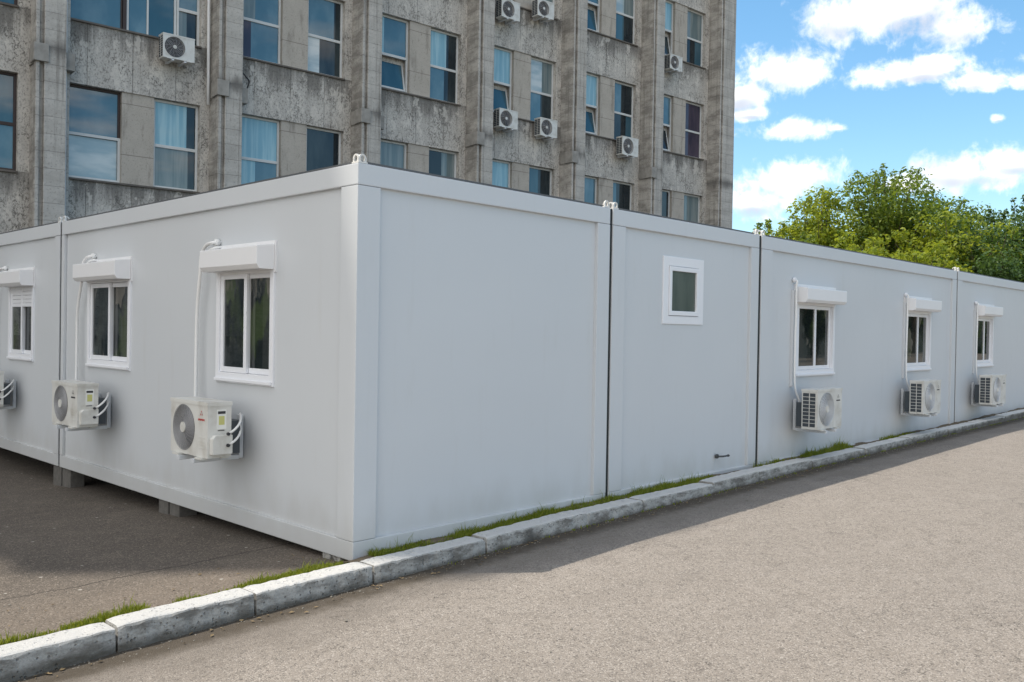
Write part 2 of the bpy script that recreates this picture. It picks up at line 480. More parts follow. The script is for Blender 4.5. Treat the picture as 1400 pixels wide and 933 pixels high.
M['road'] = mat('worn_asphalt', f_road)
M['yard'] = mat('brown_asphalt', f_yard)
M['kerb'] = mat('kerb_concrete', f_kerb)
M['soil'] = flatmat('dry_soil', (0.13, 0.105, 0.075), 0.95, var=0.45, scale=14, spec=0.1)
M['block'] = flatmat('grey_block_concrete', (0.135, 0.128, 0.118), 0.95, var=0.4, scale=18, spec=0.1)
M['dirt'] = flatmat('ground_earth', (0.14, 0.13, 0.09), 0.95, var=0.4, scale=0.6, spec=0.1)
M['bark'] = flatmat('grey_brown_bark', (0.13, 0.105, 0.08), 0.9, var=0.4, scale=9, spec=0.1)
M['pebble'] = flatmat('dull_pebble', (0.20, 0.18, 0.15), 0.9, var=0.5, scale=30)


def leafmat(name, c1, c2, tr=0.35):
    def f(q):
        oi = q.n('ShaderNodeNewGeometry')
        rnd = oi.outputs['Random Per Island']
        c = q.mix(rnd, c1, c2)
        q.set(color=c, rough=0.55, spec=0.35)
        tl = q.n('ShaderNodeBsdfTranslucent')
        q.put(tl.inputs[0], q.mix(0.5, c, (c2[0] * 1.6, c2[1] * 1.5, c2[2] * 0.7)))
        ms = q.n('ShaderNodeMixShader')
        ms.inputs[0].default_value = tr
        q.t.links.new(q.bsdf.outputs[0], ms.inputs[1])
        q.t.links.new(tl.outputs[0], ms.inputs[2])
        q.t.links.new(ms.outputs[0], q.out.inputs[0])
    return mat(name, f)


M['leaf_mid'] = leafmat('mid_green_leaves', (0.06, 0.125, 0.022), (0.22, 0.28, 0.04), 0.48)
M['leaf_dark'] = leafmat('dark_green_leaves', (0.032, 0.075, 0.018), (0.085, 0.145, 0.032), 0.35)
M['leaf_lime'] = leafmat('yellow_green_leaves', (0.11, 0.19, 0.02), (0.33, 0.37, 0.045), 0.5)
M['grass'] = leafmat('grass_blades', (0.09, 0.15, 0.016), (0.27, 0.29, 0.04), 0.45)


# ------------------------------------------------------------------ builders
def tag(o, label=None, cat=None, group=None, kind=None):
    if label:
        o['label'] = label
    if cat:
        o['category'] = cat
    if group:
        o['group'] = group
    if kind:
        o['kind'] = kind
    return o


def empty(name, loc=(0, 0, 0), rz=0.0):
    o = bpy.data.objects.new(name, None)
    o.empty_display_size = 0.2
    o.location = loc
    o.rotation_euler = (0, 0, rz)
    COL.objects.link(o)
    return o


class MB:
    """Collects shapes and links them as one mesh object."""
    def __init__(s):
        s.v, s.f, s.mi = [], [], []

    def add(s, verts, faces, mi=0):
        b = len(s.v)
        s.v += [tuple(v) for v in verts]
        s.f += [tuple(b + i for i in f) for f in faces]
        s.mi += [mi] * len(faces)
        return s

    def box(s, x0, x1, y0, y1, z0, z1, mi=0):
        v = [(x0, y0, z0), (x1, y0, z0), (x1, y1, z0), (x0, y1, z0), (x0, y0, z1), (x1, y0, z1), (x1, y1, z1), (x0, y1, z1)]
        return s.add(v, [(0, 3, 2, 1), (4, 5, 6, 7), (0, 1, 5, 4), (1, 2, 6, 5), (2, 3, 7, 6), (3, 0, 4, 7)], mi)

    def prism(s, prof, x0, x1, mi=0):
        """closed (y, z) profile pulled along x"""
        n = len(prof)
        v = [(x0, a, b) for a, b in prof] + [(x1, a, b) for a, b in prof]
        return s.add(v, [tuple(range(n)), tuple(range(2 * n - 1, n - 1, -1))] + [(i, n + i, n + (i + 1) % n, (i + 1) % n) for i in range(n)], mi)

    def tube(s, pts, r, seg=8, mi=0, r1=None):
        pts = [Vector(p) for p in pts]
        n = len(pts)
        rings = []
        up = Vector((0.13, 0.21, 0.97))
        for i, p in enumerate(pts):
            d = (pts[min(i + 1, n - 1)] - pts[max(i - 1, 0)]).normalized()
            a = d.cross(up)
            if a.length < 0.05:
                a = d.cross(Vector((1, 0, 0)))
            a.normalize()
            b = d.cross(a)
            rr = r if r1 is None else r + (r1 - r) * i / (n - 1)
            rings.append([p + (a * math.cos(t) + b * math.sin(t)) * rr for t in [2 * math.pi * j / seg for j in range(seg)]])
        v = [q for rg in rings for q in rg]
        f = []
        for i in range(n - 1):
            for j in range(seg):
                f.append((i * seg + j, i * seg + (j + 1) % seg, (i + 1) * seg + (j + 1) % seg, (i + 1) * seg + j))
        f.append(tuple(range(seg))[::-1])
        f.append(tuple(range((n - 1) * seg, n * seg)))
        return s.add(v, f, mi)

    def ring(s, cx, cz, y, r, t, seg=40, mi=0):
        """torus of radius r in the xz plane"""
        v, f = [], []
        for i in range(seg):
            a = 2 * math.pi * i / seg
            for j in range(4):
                b = math.pi / 2 * j
                rr = r + t * math.cos(b)
                v.append((cx + rr * math.cos(a), y + t * math.sin(b), cz + rr * math.sin(a)))
        for i in range(seg):
            for j in range(4):
                f.append((i * 4 + j, i * 4 + (j + 1) % 4, ((i + 1) % seg) * 4 + (j + 1) % 4, ((i + 1) % seg) * 4 + j))
        return s.add(v, f, mi)

    def disc(s, cx, cz, y, r, seg=32, mi=0, thick=0.004):
        v = [(cx + r * math.cos(2 * math.pi * i / seg), y, cz + r * math.sin(2 * math.pi * i / seg)) for i in range(seg)]
        v += [(a, y + thick, c) for a, b, c in v]
        f = [tuple(range(seg)), tuple(range(2 * seg - 1, seg - 1, -1))] + [(i, seg + i, seg + (i + 1) % seg, (i + 1) % seg) for i in range(seg)]
        return s.add(v, f, mi)

    def frame(s, x0, x1, z0, z1, w, y0, y1, mi=0, wb=None):
        """rectangular ring of bar width w (bottom bar wb) between depths y0 and y1"""
        wb = w if wb is None else wb
        o = [(x0, z0), (x1, z0), (x1, z1), (x0, z1)]
        i = [(x0 + w, z0 + wb), (x1 - w, z0 + wb), (x1 - w, z1 - w), (x0 + w, z1 - w)]
        v = [(a, y, b) for y in (y0, y1) for a, b in o + i]
        f = []
        for k_ in range(4):
            n = (k_ + 1) % 4
            f += [(k_, n, 4 + n, 4 + k_), (8 + k_, 12 + k_, 12 + n, 8 + n), (k_, 8 + k_, 8 + n, n), (4 + k_, 4 + n, 12 + n, 12 + k_)]
        return s.add(v, f, mi)

    def sheet(s, xs, zs, holes, y0, y1, mi=0):
        """wall in the xz plane, thickness y0..y1, with rectangular holes (x0, x1, z0, z1)"""
        xs = sorted(set([round(x, 5) for x in xs] + [round(h[i], 5) for h in holes for i in (0, 1)]))
        zs = sorted(set([round(z, 5) for z in zs] + [round(h[i], 5) for h in holes for i in (2, 3)]))
        solid = {}
        for i in range(len(xs) - 1):
            for j in range(len(zs) - 1):
                cx, cz = (xs[i] + xs[i + 1]) / 2, (zs[j] + zs[j + 1]) / 2
                solid[i, j] = not any(h[0] < cx < h[1] and h[2] < cz < h[3] for h in holes)
        idx, v, f = {}, [], []

        def vi(i, j, y):
            if (i, j, y) not in idx:
                idx[i, j, y] = len(v)
                v.append((xs[i], y, zs[j]))
            return idx[i, j, y]
        for (i, j), ok in solid.items():
            if not ok:
                continue
            f.append((vi(i, j, y0), vi(i + 1, j, y0), vi(i + 1, j + 1, y0), vi(i, j + 1, y0)))
            f.append((vi(i, j, y1), vi(i, j + 1, y1), vi(i + 1, j + 1, y1), vi(i + 1, j, y1)))
            for di, dj, a, b in ((-1, 0, (0, 1), (0, 0)), (1, 0, (1, 0), (1, 1)), (0, -1, (0, 0), (1, 0)), (0, 1, (1, 1), (0, 1))):
                if not solid.get((i + di, j + dj), False):
                    p, q_ = (i + a[0], j + a[1]), (i + b[0], j + b[1])
                    f.append((vi(*q_, y0), vi(*p, y0), vi(*p, y1), vi(*q_, y1)))
        return s.add(v, f, mi)

    def build(s, name, m, parent=None, bevel=0.0, smooth=False):
        me = bpy.data.meshes.new(name)
        me.from_pydata(s.v, [], s.f)
        ms = m if isinstance(m, (list, tuple)) else [m]
        for x in ms:
            me.materials.append(x)
        me.polygons.foreach_set('material_index', s.mi)
        bm = bmesh.new()
        bm.from_mesh(me)
        bmesh.ops.recalc_face_normals(bm, faces=bm.faces)
        if bevel:
            bmesh.ops.bevel(bm, geom=[e for e in bm.edges if len(e.link_faces) == 2 and e.calc_face_angle(0) > 0.5], offset=bevel, segments=2, profile=0.6, affect='EDGES', clamp_overlap=True)
        bm.to_mesh(me)
        bm.free()
        if smooth:
            me.polygons.foreach_set('use_smooth', [True] * len(me.polygons))
        o = bpy.data.objects.new(name, me)
        COL.objects.link(o)
        if parent:
            o.parent = parent
        return o


def copy_tree(o, parent=None):
    c = o.copy()
    COL.objects.link(c)
    if parent:
        c.parent = parent
    for ch in list(o.children):
        copy_tree(ch, c)
    return c


def raw(name, V, F, m, parent=None):
    me = bpy.data.meshes.new(name)
    me.from_pydata(V, [], F)
    me.materials.append(m)
    o = bpy.data.objects.new(name, me)
    COL.objects.link(o)
    if parent:
        o.parent = parent
    return o


def ray(px, py, dist):
    """point at a horizontal distance from the camera seen at photo pixel (px, py)"""
    d = CF + CR * ((px - 700) / FPX) - CU * ((py - 466.5) / FPX)
    d = d / math.hypot(d.x, d.y)
    return CAM + d * dist


# ------------------------------------------------------------------ ground, road, yard
KX = [-40, -10, -2.3, -0.45, 1.0, 2.2, 4.3, 6.6, 8.1, 11.4, 15.8, 25, 45, 70]
KT = [-0.30, -0.08, 0.006, 0.040, 0.064, 0.094, 0.114, 0.140, 0.143, 0.176, 0.214, 0.28, 0.42, 0.6]
RZ = [-0.52, -0.25, -0.133, -0.086, -0.054, -0.022, 0.004, 0.036, 0.046, 0.086, 0.108, 0.18, 0.33, 0.5]


def kt(x):
    return float(np.interp(x, KX, KT))


def rz(x):
    return float(np.interp(x, KX, RZ))


def grid(name, xs, ys, zf, m):
    V = [(x, y, zf(x, y)) for y in ys for x in xs]
    n = len(xs)
    F = [(j * n + i, j * n + i + 1, (j + 1) * n + i + 1, (j + 1) * n + i) for j in range(len(ys) - 1) for i in range(n - 1)]
    o = raw(name, V, F, m)
    o['kind'] = 'structure'
    o.data.polygons.foreach_set('use_smooth', [True] * len(F))
    return o


rng = np.random.default_rng(7)
g = raw('ground', [(-1500, -1500, -1.0), (1500, -1500, -1.0), (1500, 1500, -1.0), (-1500, 1500, -1.0)], [(0, 1, 2, 3)], M['dirt'])
g['kind'] = 'structure'


def rough2(x, y):
    return 0.006 * math.sin(1.7 * x + 0.6 * y) + 0.005 * math.sin(2.9 * y - 0.8 * x) + 0.003 * math.sin(5.1 * x + 3.3 * y)


xs_r = [-40, -25, -15, -10] + list(np.arange(-7, 20, 0.5)) + [22, 26, 32, 40, 55, 70]
ys_r = [-22, -18, -14, -10, -7, -5, -4] + list(np.arange(-3.5, -0.30, 0.2)) + [-0.28]
grid('road', xs_r, ys_r, lambda x, y: rz(x) + rough2(x, y) * min(1, max(0, (-0.4 - y) / 0.8)) - 0.02 * max(0, (-y - 1) / 10), M['road'])


def yz(x, y):
    return max(-0.235, -0.035 - 0.034 * y) + 0.012 * min(0, max(-4, x)) * 0.6 + 0.5 * rough2(x * 1.3, y) + (min(0.6, 0.012 * x) if x > 3 else 0)


grid('yard', [-40, -20, -12, -8] + list(np.arange(-6, 3.2, 0.3)) + [4, 8, 14, 20, 30, 45, 70],
     [-0.16, -0.05] + list(np.arange(0.1, 7, 0.3)) + [8, 10, 13, 16, 20, 30], yz, M['yard'])
# narrow soil bed between kerb and cabins
xs_s = list(np.arange(-0.06, 20, 0.12))
sv, sf = [], []
for i, x in enumerate(xs_s):
    for j, y in enumerate((-0.14, -0.09, -0.03, 0.05, 0.30)):
        bulge = 0.012 * math.sin(3.1 * x + 5 * y) + 0.006 * math.sin(11 * x)
        z = kt(x) - 0.022 + bulge
        if x < 0.2:
            if j == 4:
                z = yz(x, y) - 0.02
            elif j == 3:
                z = (kt(x) - 0.02 + yz(x, y)) / 2 + bulge
        if j == 0:
            z = kt(x) - 0.05
        sv.append((x, y, z))
for i in range(len(xs_s) - 1):
    for j in range(4):
        sf.append((i * 5 + j, (i + 1) * 5 + j, (i + 1) * 5 + j + 1, i * 5 + j + 1))
so_ = raw('soil', sv, sf, M['soil'])
so_['kind'] = 'structure'

# kerb: one stone after another
kerb = tag(empty('kerb', (0, -0.3, 0)), 'pale concrete kerb of separate stones between the road and the white cabins', 'kerb', kind='structure')
JO = [-6.6, -5.0, -3.35, -1.75, -0.93, -0.05, 1.01, 2.215, 3.05, 4.29, 5.27, 6.57, 8.13, 9.75, 11.4, 12.85, 14.5, 16.2, 17.9, 19.6, 21.4]
rk = random.Random(5)
for a, b in zip(JO[:-1], JO[1:]):
    mb = MB()
    n = 22
    gap = 0.007
    dy = rk.uniform(-0.016, 0.012)
    dz = rk.uniform(-0.010, 0.010)
    tilt = rk.uniform(-0.006, 0.006)
    V = []
    for i in range(n + 1):
        t = i / n
        x = a + gap + (b - a - 2 * gap) * t
        ztop = kt(x) + dz + tilt * (t - 0.5) * 2 + rk.uniform(-0.0025, 0.0025)
        zb = rz(x) - 0.12
        yf, yb = -0.300 + dy + rk.uniform(-0.003, 0.003), -0.118 + dy + rk.uniform(-0.006, 0.006)
        edge = 0.012 + (0.016 * rk.random() if rk.random() < 0.4 else 0)
        if i in (0, n):
            ztop -= 0.006
            yf += 0.006
        V += [(x, yf - 0.012, zb), (x, yf, ztop - edge), (x, yf + edge * 0.35, ztop - edge * 0.3), (x, yf + edge, ztop), (x, yb - 0.012, ztop - 0.002), (x, yb, ztop - 0.014), (x, yb, zb)]
    c = 7
    F = []
    for i in range(n):
        for j in range(c - 1):
            F.append((i * c + j, (i + 1) * c + j, (i + 1) * c + j + 1, i * c + j + 1))
    F += [tuple(range(c))[::-1], tuple(range(n * c, n * c + c))]
    mb.add([(x, y + 0.3, z) for x, y, z in V], F)
    mb.build('kerb_stone', M['kerb'], kerb)


# ------------------------------------------------------------------ cabins
H = 2.8
RC = 0.032
Z1, Z2 = 0.136, 2.649


def sliding_window(parent, x, z, w, h, shutter=False, glass='glass_dark'):
    """sliding pvc window in the local xz plane of its wall (outside is -y); the hole is cut by the caller"""
    mb = MB().frame(x, x + w, z, z + h, 0.056, -0.014, 0.050, wb=0.085)
    fr = mb.build('window', M['pvc'], parent, bevel=0.004)
    MB().box(x + 0.01, x + w - 0.01, -0.034, -0.0145, z + 0.012, z + 0.038).build('sill', M['pvc'], fr, bevel=0.004)
    xi, wi, zi, hi = x + 0.056, w - 0.112, z + 0.085, h - 0.141
    mid = xi + wi / 2
    for n_, (a, b, y) in enumerate(((xi + 0.002, mid + 0.026, 0.000), (mid - 0.026, xi + wi - 0.002, 0.027))):
        sa = MB().frame(a, b, zi + 0.002, zi + hi - 0.002, 0.046, y, y + 0.026).build('sash', M['pvc'], fr, bevel=0.003)
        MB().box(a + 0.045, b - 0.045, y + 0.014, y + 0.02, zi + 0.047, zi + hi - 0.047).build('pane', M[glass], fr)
    if shutter:
        mb = MB()
        for i in range(5):
            mb.box(xi, xi + wi, 0.004, 0.016, zi + hi - 0.048 * (i + 1) + 0.003, zi + hi - 0.048 * i)
        mb.build('roller_shutter', M['pvc'], fr, bevel=0.003)
    return fr


def shutter_box(parent, x, w, zb, zt, plate_r=0.0):
    mb = MB().prism([(-0.016, zb), (-0.145, zb), (-0.172, zb + 0.035), (-0.172, zt - 0.006), (-0.166, zt), (-0.016, zt + 0.02)], x, x + w)
    b = mb.build('shutter_box', M['alu'], parent, bevel=0.003)
    MB().box(x - 0.012, x + w + 0.012, -0.015, 0.001, zb - 0.02, zt + 0.05).build('mounting_plate', M['alu'], b)
    return b


def lug(mb, x, y, z, ax, r=0.032):
    """upright lifting plate with a round eye, standing in the plane of axis ax"""
    n = 14
    out = [(-r, 0)] + [(r * math.cos(t), r * 1.05 + r * math.sin(t)) for t in [math.pi - math.pi * i / n for i in range(n + 1)]] + [(r, 0)]
    inn = [(0.56 * r * math.cos(t), r * 1.0 + 0.72 * r * math.sin(t)) for t in [math.pi * 1.25 - 2 * math.pi * i / (len(out)) * 0.999 for i in range(len(out))]]
    m_ = len(out)
    V = []
    for th in (-0.006, 0.006):
        for a, b in out + inn:
            V.append((x + a, y + th, z + b) if ax == 'x' else (x + th, y + a, z + b))
    F = []
    for i in range(m_):
        j = (i + 1) % m_
        F += [(i, j, m_ + j, m_ + i), (2 * m_ + i, 3 * m_ + i, 3 * m_ + j, 2 * m_ + j), (i, 2 * m_ + i, 2 * m_ + j, j), (m_ + i, m_ + j, 3 * m_ + j, 3 * m_ + i)]
    mb.add(V, F)


def cabin(x0, x1, y0, y1, label, front_holes=(), left_holes=(), pw=(0.2, 0.18), lpw=(0.2, 0.1)):
    """front is the y0 face (local = world), left is the x0 face"""
    root = tag(empty('office_cabin', ((x0 + x1) / 2, (y0 + y1) / 2, 0)), label, 'cabin', 'white modular office cabins')
    ox, oy = (x0 + x1) / 2, (y0 + y1) / 2
    L, Rr, F, B = x0 - ox, x1 - ox, y0 - oy, y1 - oy
    rc = RC
    # panels: front, back, right, left
    MB().sheet([L + 0.05, Rr - 0.05], [Z1 - 0.05, Z2 + 0.02], [(h[0] - ox, h[1] - ox, h[2], h[3]) for h in front_holes], F + rc, F + rc + 0.06).build('wall_panel', M['paint'], root)
    MB().box(L + 0.05, Rr - 0.05, B - rc - 0.06, B - rc, Z1 - 0.05, Z2 + 0.02).build('wall_panel', M['paint'], root)
    MB().box(Rr - rc - 0.06, Rr - rc, F + 0.09, B - 0.09, Z1 - 0.05, Z2 + 0.02).build('wall_panel', M['paint'], root)
    mb = MB().sheet([-(B - 0.09), -(F + 0.09)], [Z1 - 0.05, Z2 + 0.02], [(-(h[1] - oy), -(h[0] - oy), h[2], h[3]) for h in left_holes], L + rc, L + rc + 0.06)
    mb.v = [(b, -a, c) for a, b, c in mb.v]
    mb.build('wall_panel', M['paint'], root)
    # posts
    for (a, b) in ((L, F), (Rr, F), (L, B), (Rr, B)):
        wx = pw[0] if a == L else pw[1]
        wy = lpw[0] if b == F else lpw[1]
        ax, bx = (a, a + wx) if a == L else (a - wx, a)
        ay, by = (b, b + wy) if b == F else (b - wy, b)
        # angle-section post: two legs meeting at the outer corner
        t = 0.06
        xo = a + t if a == L else a - t
        yo = b + t if b == F else b - t
        sx, ex = min(a, xo), max(a, xo)
        sy, ey = min(b, yo), max(b, yo)
        pts = [(a, b), (bx if a == L else ax, b), (bx if a == L else ax, yo), (xo, yo), (xo, by if b == F else ay), (a, by if b == F else ay)]
        m_ = MB()
        n = 6
        m_.add([(p[0], p[1], z) for z in (Z1 + 0.002, Z2 - 0.003) for p in pts], [tuple(range(n)), tuple(range(2 * n - 1, n - 1, -1))] + [(i, (i + 1) % n, n + (i + 1) % n, n + i) for i in range(n)])
        m_.build('corner_post', M['rail'], root, bevel=0.004)
    # rails, each a ring of four beams
    for nm, a, b in (('top_rail', Z2, H), ('bottom_rail', 0.0, Z1)):
        m_ = MB()
        m_.add([(x, y, z) for z in (a, b) for x, y in ((L, F), (Rr, F), (Rr, B), (L, B), (L + 0.12, F + 0.12), (Rr - 0.12, F + 0.12), (Rr - 0.12, B - 0.12), (L + 0.12, B - 0.12))],
               [q_ for i in range(4) for q_ in ((i, (i + 1) % 4, 4 + (i + 1) % 4, 4 + i), (8 + i, 12 + i, 12 + (i + 1) % 4, 8 + (i + 1) % 4), (i, 8 + i, 8 + (i + 1) % 4, (i + 1) % 4), (4 + i, 4 + (i + 1) % 4, 12 + (i + 1) % 4, 12 + i))])
        m_.build(nm, M['rail'], root, bevel=0.007)
    MB().box(L + 0.03, Rr - 0.03, F + 0.03, B - 0.03, H + 0.002, H + 0.022).build('roof', M['roof'], root)
    MB().box(L + 0.1, Rr - 0.1, F + 0.1, B - 0.1, 0.03, 0.10).build('floor_tray', M['gap'], root)
    if x0 > 0:
        MB().box(L - 0.064, L - 0.002, F + 0.012, F + 0.05, 0.02, H - 0.004).build('gap_shade_strip', M['gap'], root)  # dark strip stands in for the shade inside the gap
    if y0 > 0:
        MB().box(L + 0.010, L + 0.05, F - 0.058, F - 0.002, 0.02, H - 0.004).build('gap_shade_strip', M['gap'], root)  # same painted shade for the gap on the yard side
    for (a, b) in ((L + 0.045, F + 0.045), (Rr - 0.045, F + 0.045), (L + 0.045, B - 0.045)):
        m_ = MB()
        sx = 1 if a < 0 else -1
        sy = 1 if b < 0 else -1
        lug(m_, a, b - 0.03 * sy, H + 0.002, 'x')
        lug(m_, a - 0.03 * sx, b, H + 0.002, 'y')
        m_.box(a - 0.04, a + 0.04, b - 0.04, b + 0.04, H + 0.0015, H + 0.012)
        m_.build('lifting_lug', M['lug'], root)
    return root


WR = [(6.70, 1.118, 1.12, 0.965), (10.355, 1.125, 1.105, 0.965), (13.80, 1.07, 1.105, 0.965)]   # right wall: x, w, z, h
WL = [(1.115, 0.925, 1.165, 0.975), (3.81, 1.10, 1.175, 0.955), (6.625, 0.93, 1.165, 0.97)]     # left wall: y of right jamb, w, z, h


def hole(a, w, z, h):
    return (a + 0.03, a + w - 0.03, z + 0.03, z + h - 0.03)


cA = cabin(0, 2.873, 0, 5.645, 'white cabin at the near corner with two shuttered windows in its end by the yard', (), [hole(*WL[0]), hole(*WL[1])], (0.20, 0.18), (0.2, 0.08))
cB = cabin(0, 2.873, 5.70, 11.35, 'white cabin farthest left beyond the dark seam with a half lowered roller shutter', (), [hole(*WL[2])], (0.20, 0.18), (0.16, 0.16))
SW = (3.79, 0.752, 1.737, 0.69)
cC = cabin(2.918, 5.700, 0, 5.645, 'narrow white cabin front with one small square window high up', [hole(*SW)], (), (0.20, 0.18), (0.2, 0.2))
cD = cabin(5.762, 12.640, 0, 5.645, 'longest white cabin front with two shuttered windows above two air conditioners', [hole(*WR[0]), hole(*WR[1])], (), (0.27, 0.20), (0.2, 0.2))
cE = cabin(12.700, 19.580, 0, 5.645, 'white cabin farthest right along the rising kerb with one shuttered window', [hole(*WR[2])], (), (0.24, 0.2), (0.2, 0.2))


def side_frame(parent):
    """sub-frame for things mounted on the left wall: local x runs along -Y, local -y looks out"""
    return Matrix.Rotation(-math.pi / 2, 4, 'Z')


def on_left(o, parent):
    o.matrix_parent_inverse = Matrix.Identity(4)
    o.location = Vector((0, 0, 0)) - Vector(parent.location)
    o.rotation_euler = (0, 0, -math.pi / 2)


def on_front(o, parent):
    o.location = -Vector(parent.location)


for i, (a, w, z, h) in enumerate(WR):
    par = cE if i == 2 else cD
    fr = sliding_window(par, a, z, w, h)
    on_front(fr, par)
    fr.location.y += RC - 0.004
    sb = shutter_box(par, a - 0.03, w + 0.03, 2.055, 2.235)
    on_front(sb, par)
    sb.location.y += RC
for i, (a, w, z, h) in enumerate(WL):
    par = cB if i == 2 else cA
    fr = sliding_window(par, -(a + w), z, w, h, shutter=(i == 2))
    on_left(fr, par)
    fr.location.x += RC - 0.004
    sb = shutter_box(par, -(a + w) + 0.0, w + 0.005, 2.095, 2.275)
    on_left(sb, par)
    sb.location.x += RC
# small tilt window
fr = MB().frame(SW[0], SW[0] + SW[1], SW[2], SW[2] + SW[3], 0.095, -0.012, 0.05, wb=0.085).build('window', M['pvc'], cC, bevel=0.004)
sa = MB().frame(SW[0] + 0.099, SW[0] + SW[1] - 0.099, SW[2] + 0.089, SW[2] + SW[3] - 0.099, 0.046, -0.022, 0.03).build('sash', M['pvc'], fr, bevel=0.004)
MB().box(SW[0] + 0.142, SW[0] + SW[1] - 0.142, 0.0, 0.006, SW[2] + 0.132, SW[2] + SW[3] - 0.142).build('pane', M['glass_frost'], fr)
on_front(fr, cC)
fr.location.y += RC
# capped drain stub low on the small-window cabin
do = MB().tube([(4.86, RC + 0.02, 0.30), (4.86, -0.02, 0.30), (4.90, -0.05, 0.301), (4.99, -0.055, 0.303)], 0.010, 10).tube([(4.86, 0.02, 0.30), (4.86, -0.004, 0.30)], 0.024, 12).tube([(4.98, -0.055, 0.303), (5.0, -0.055, 0.303)], 0.014, 10).build('drain_outlet', M['stub'], cC)
on_front(do, cC)


# ------------------------------------------------------------------ air conditioners
def casing_mesh(w, d, h, cx, cz, r):
    """box with a round fan opening in its front (front at y = -d)"""
    mb = MB()
    seg = 40
    circ, rect = [], []
    for i in range(seg):
        a = 2 * math.pi * (i + 0.5) / seg
        c, s_ = math.cos(a), math.sin(a)
        circ.append((cx + r * c, -d, cz + r * s_))
        tx = ((w - cx) if c > 0 else cx) / max(abs(c), 1e-6)
        tz = ((h - cz) if s_ > 0 else cz) / max(abs(s_), 1e-6)
        t = min(tx, tz)
        rect.append((cx + c * t, -d, cz + s_ * t))
    inner = [(x, -d + 0.10, z) for x, y, z in circ]
    mb.add(circ + rect + inner, [(i, (i + 1) % seg, seg + (i + 1) % seg, seg + i) for i in range(seg)] + [(i, 2 * seg + i, 2 * seg + (i + 1) % seg, (i + 1) % seg) for i in range(seg)])
    # fill the corner triangles between the radial fan and the true corners
    for (X, Z) in ((0, 0), (w, 0), (w, h), (0, h)):
        best = min(range(seg), key=lambda i: math.hypot(rect[i][0] - X, rect[i][2] - Z))
        for i in range(seg):
            p, q_ = rect[i], rect[(i + 1) % seg]
            if (abs(p[0] - q_[0]) > 1e-6 and abs(p[2] - q_[2]) > 1e-6) and math.hypot((p[0] + q_[0]) / 2 - X, (p[2] + q_[2]) / 2 - Z) < 0.12:
                mb.add([p, q_, (X, -d, Z)], [(0, 1, 2)])
    mb.add([(0, -d, 0), (w, -d, 0), (w, 0, 0), (0, 0, 0), (0, -d, h), (w, -d, h), (w, 0, h), (0, 0, h)], [(0, 3, 2, 1), (4, 5, 6, 7), (1, 2, 6, 5), (2, 3, 7, 6), (3, 0, 4, 7)])
    # lid with a small overhang
    mb.box(-0.006, w + 0.006, -d - 0.006, 0.004, h - 0.022, h + 0.008)
    return mb


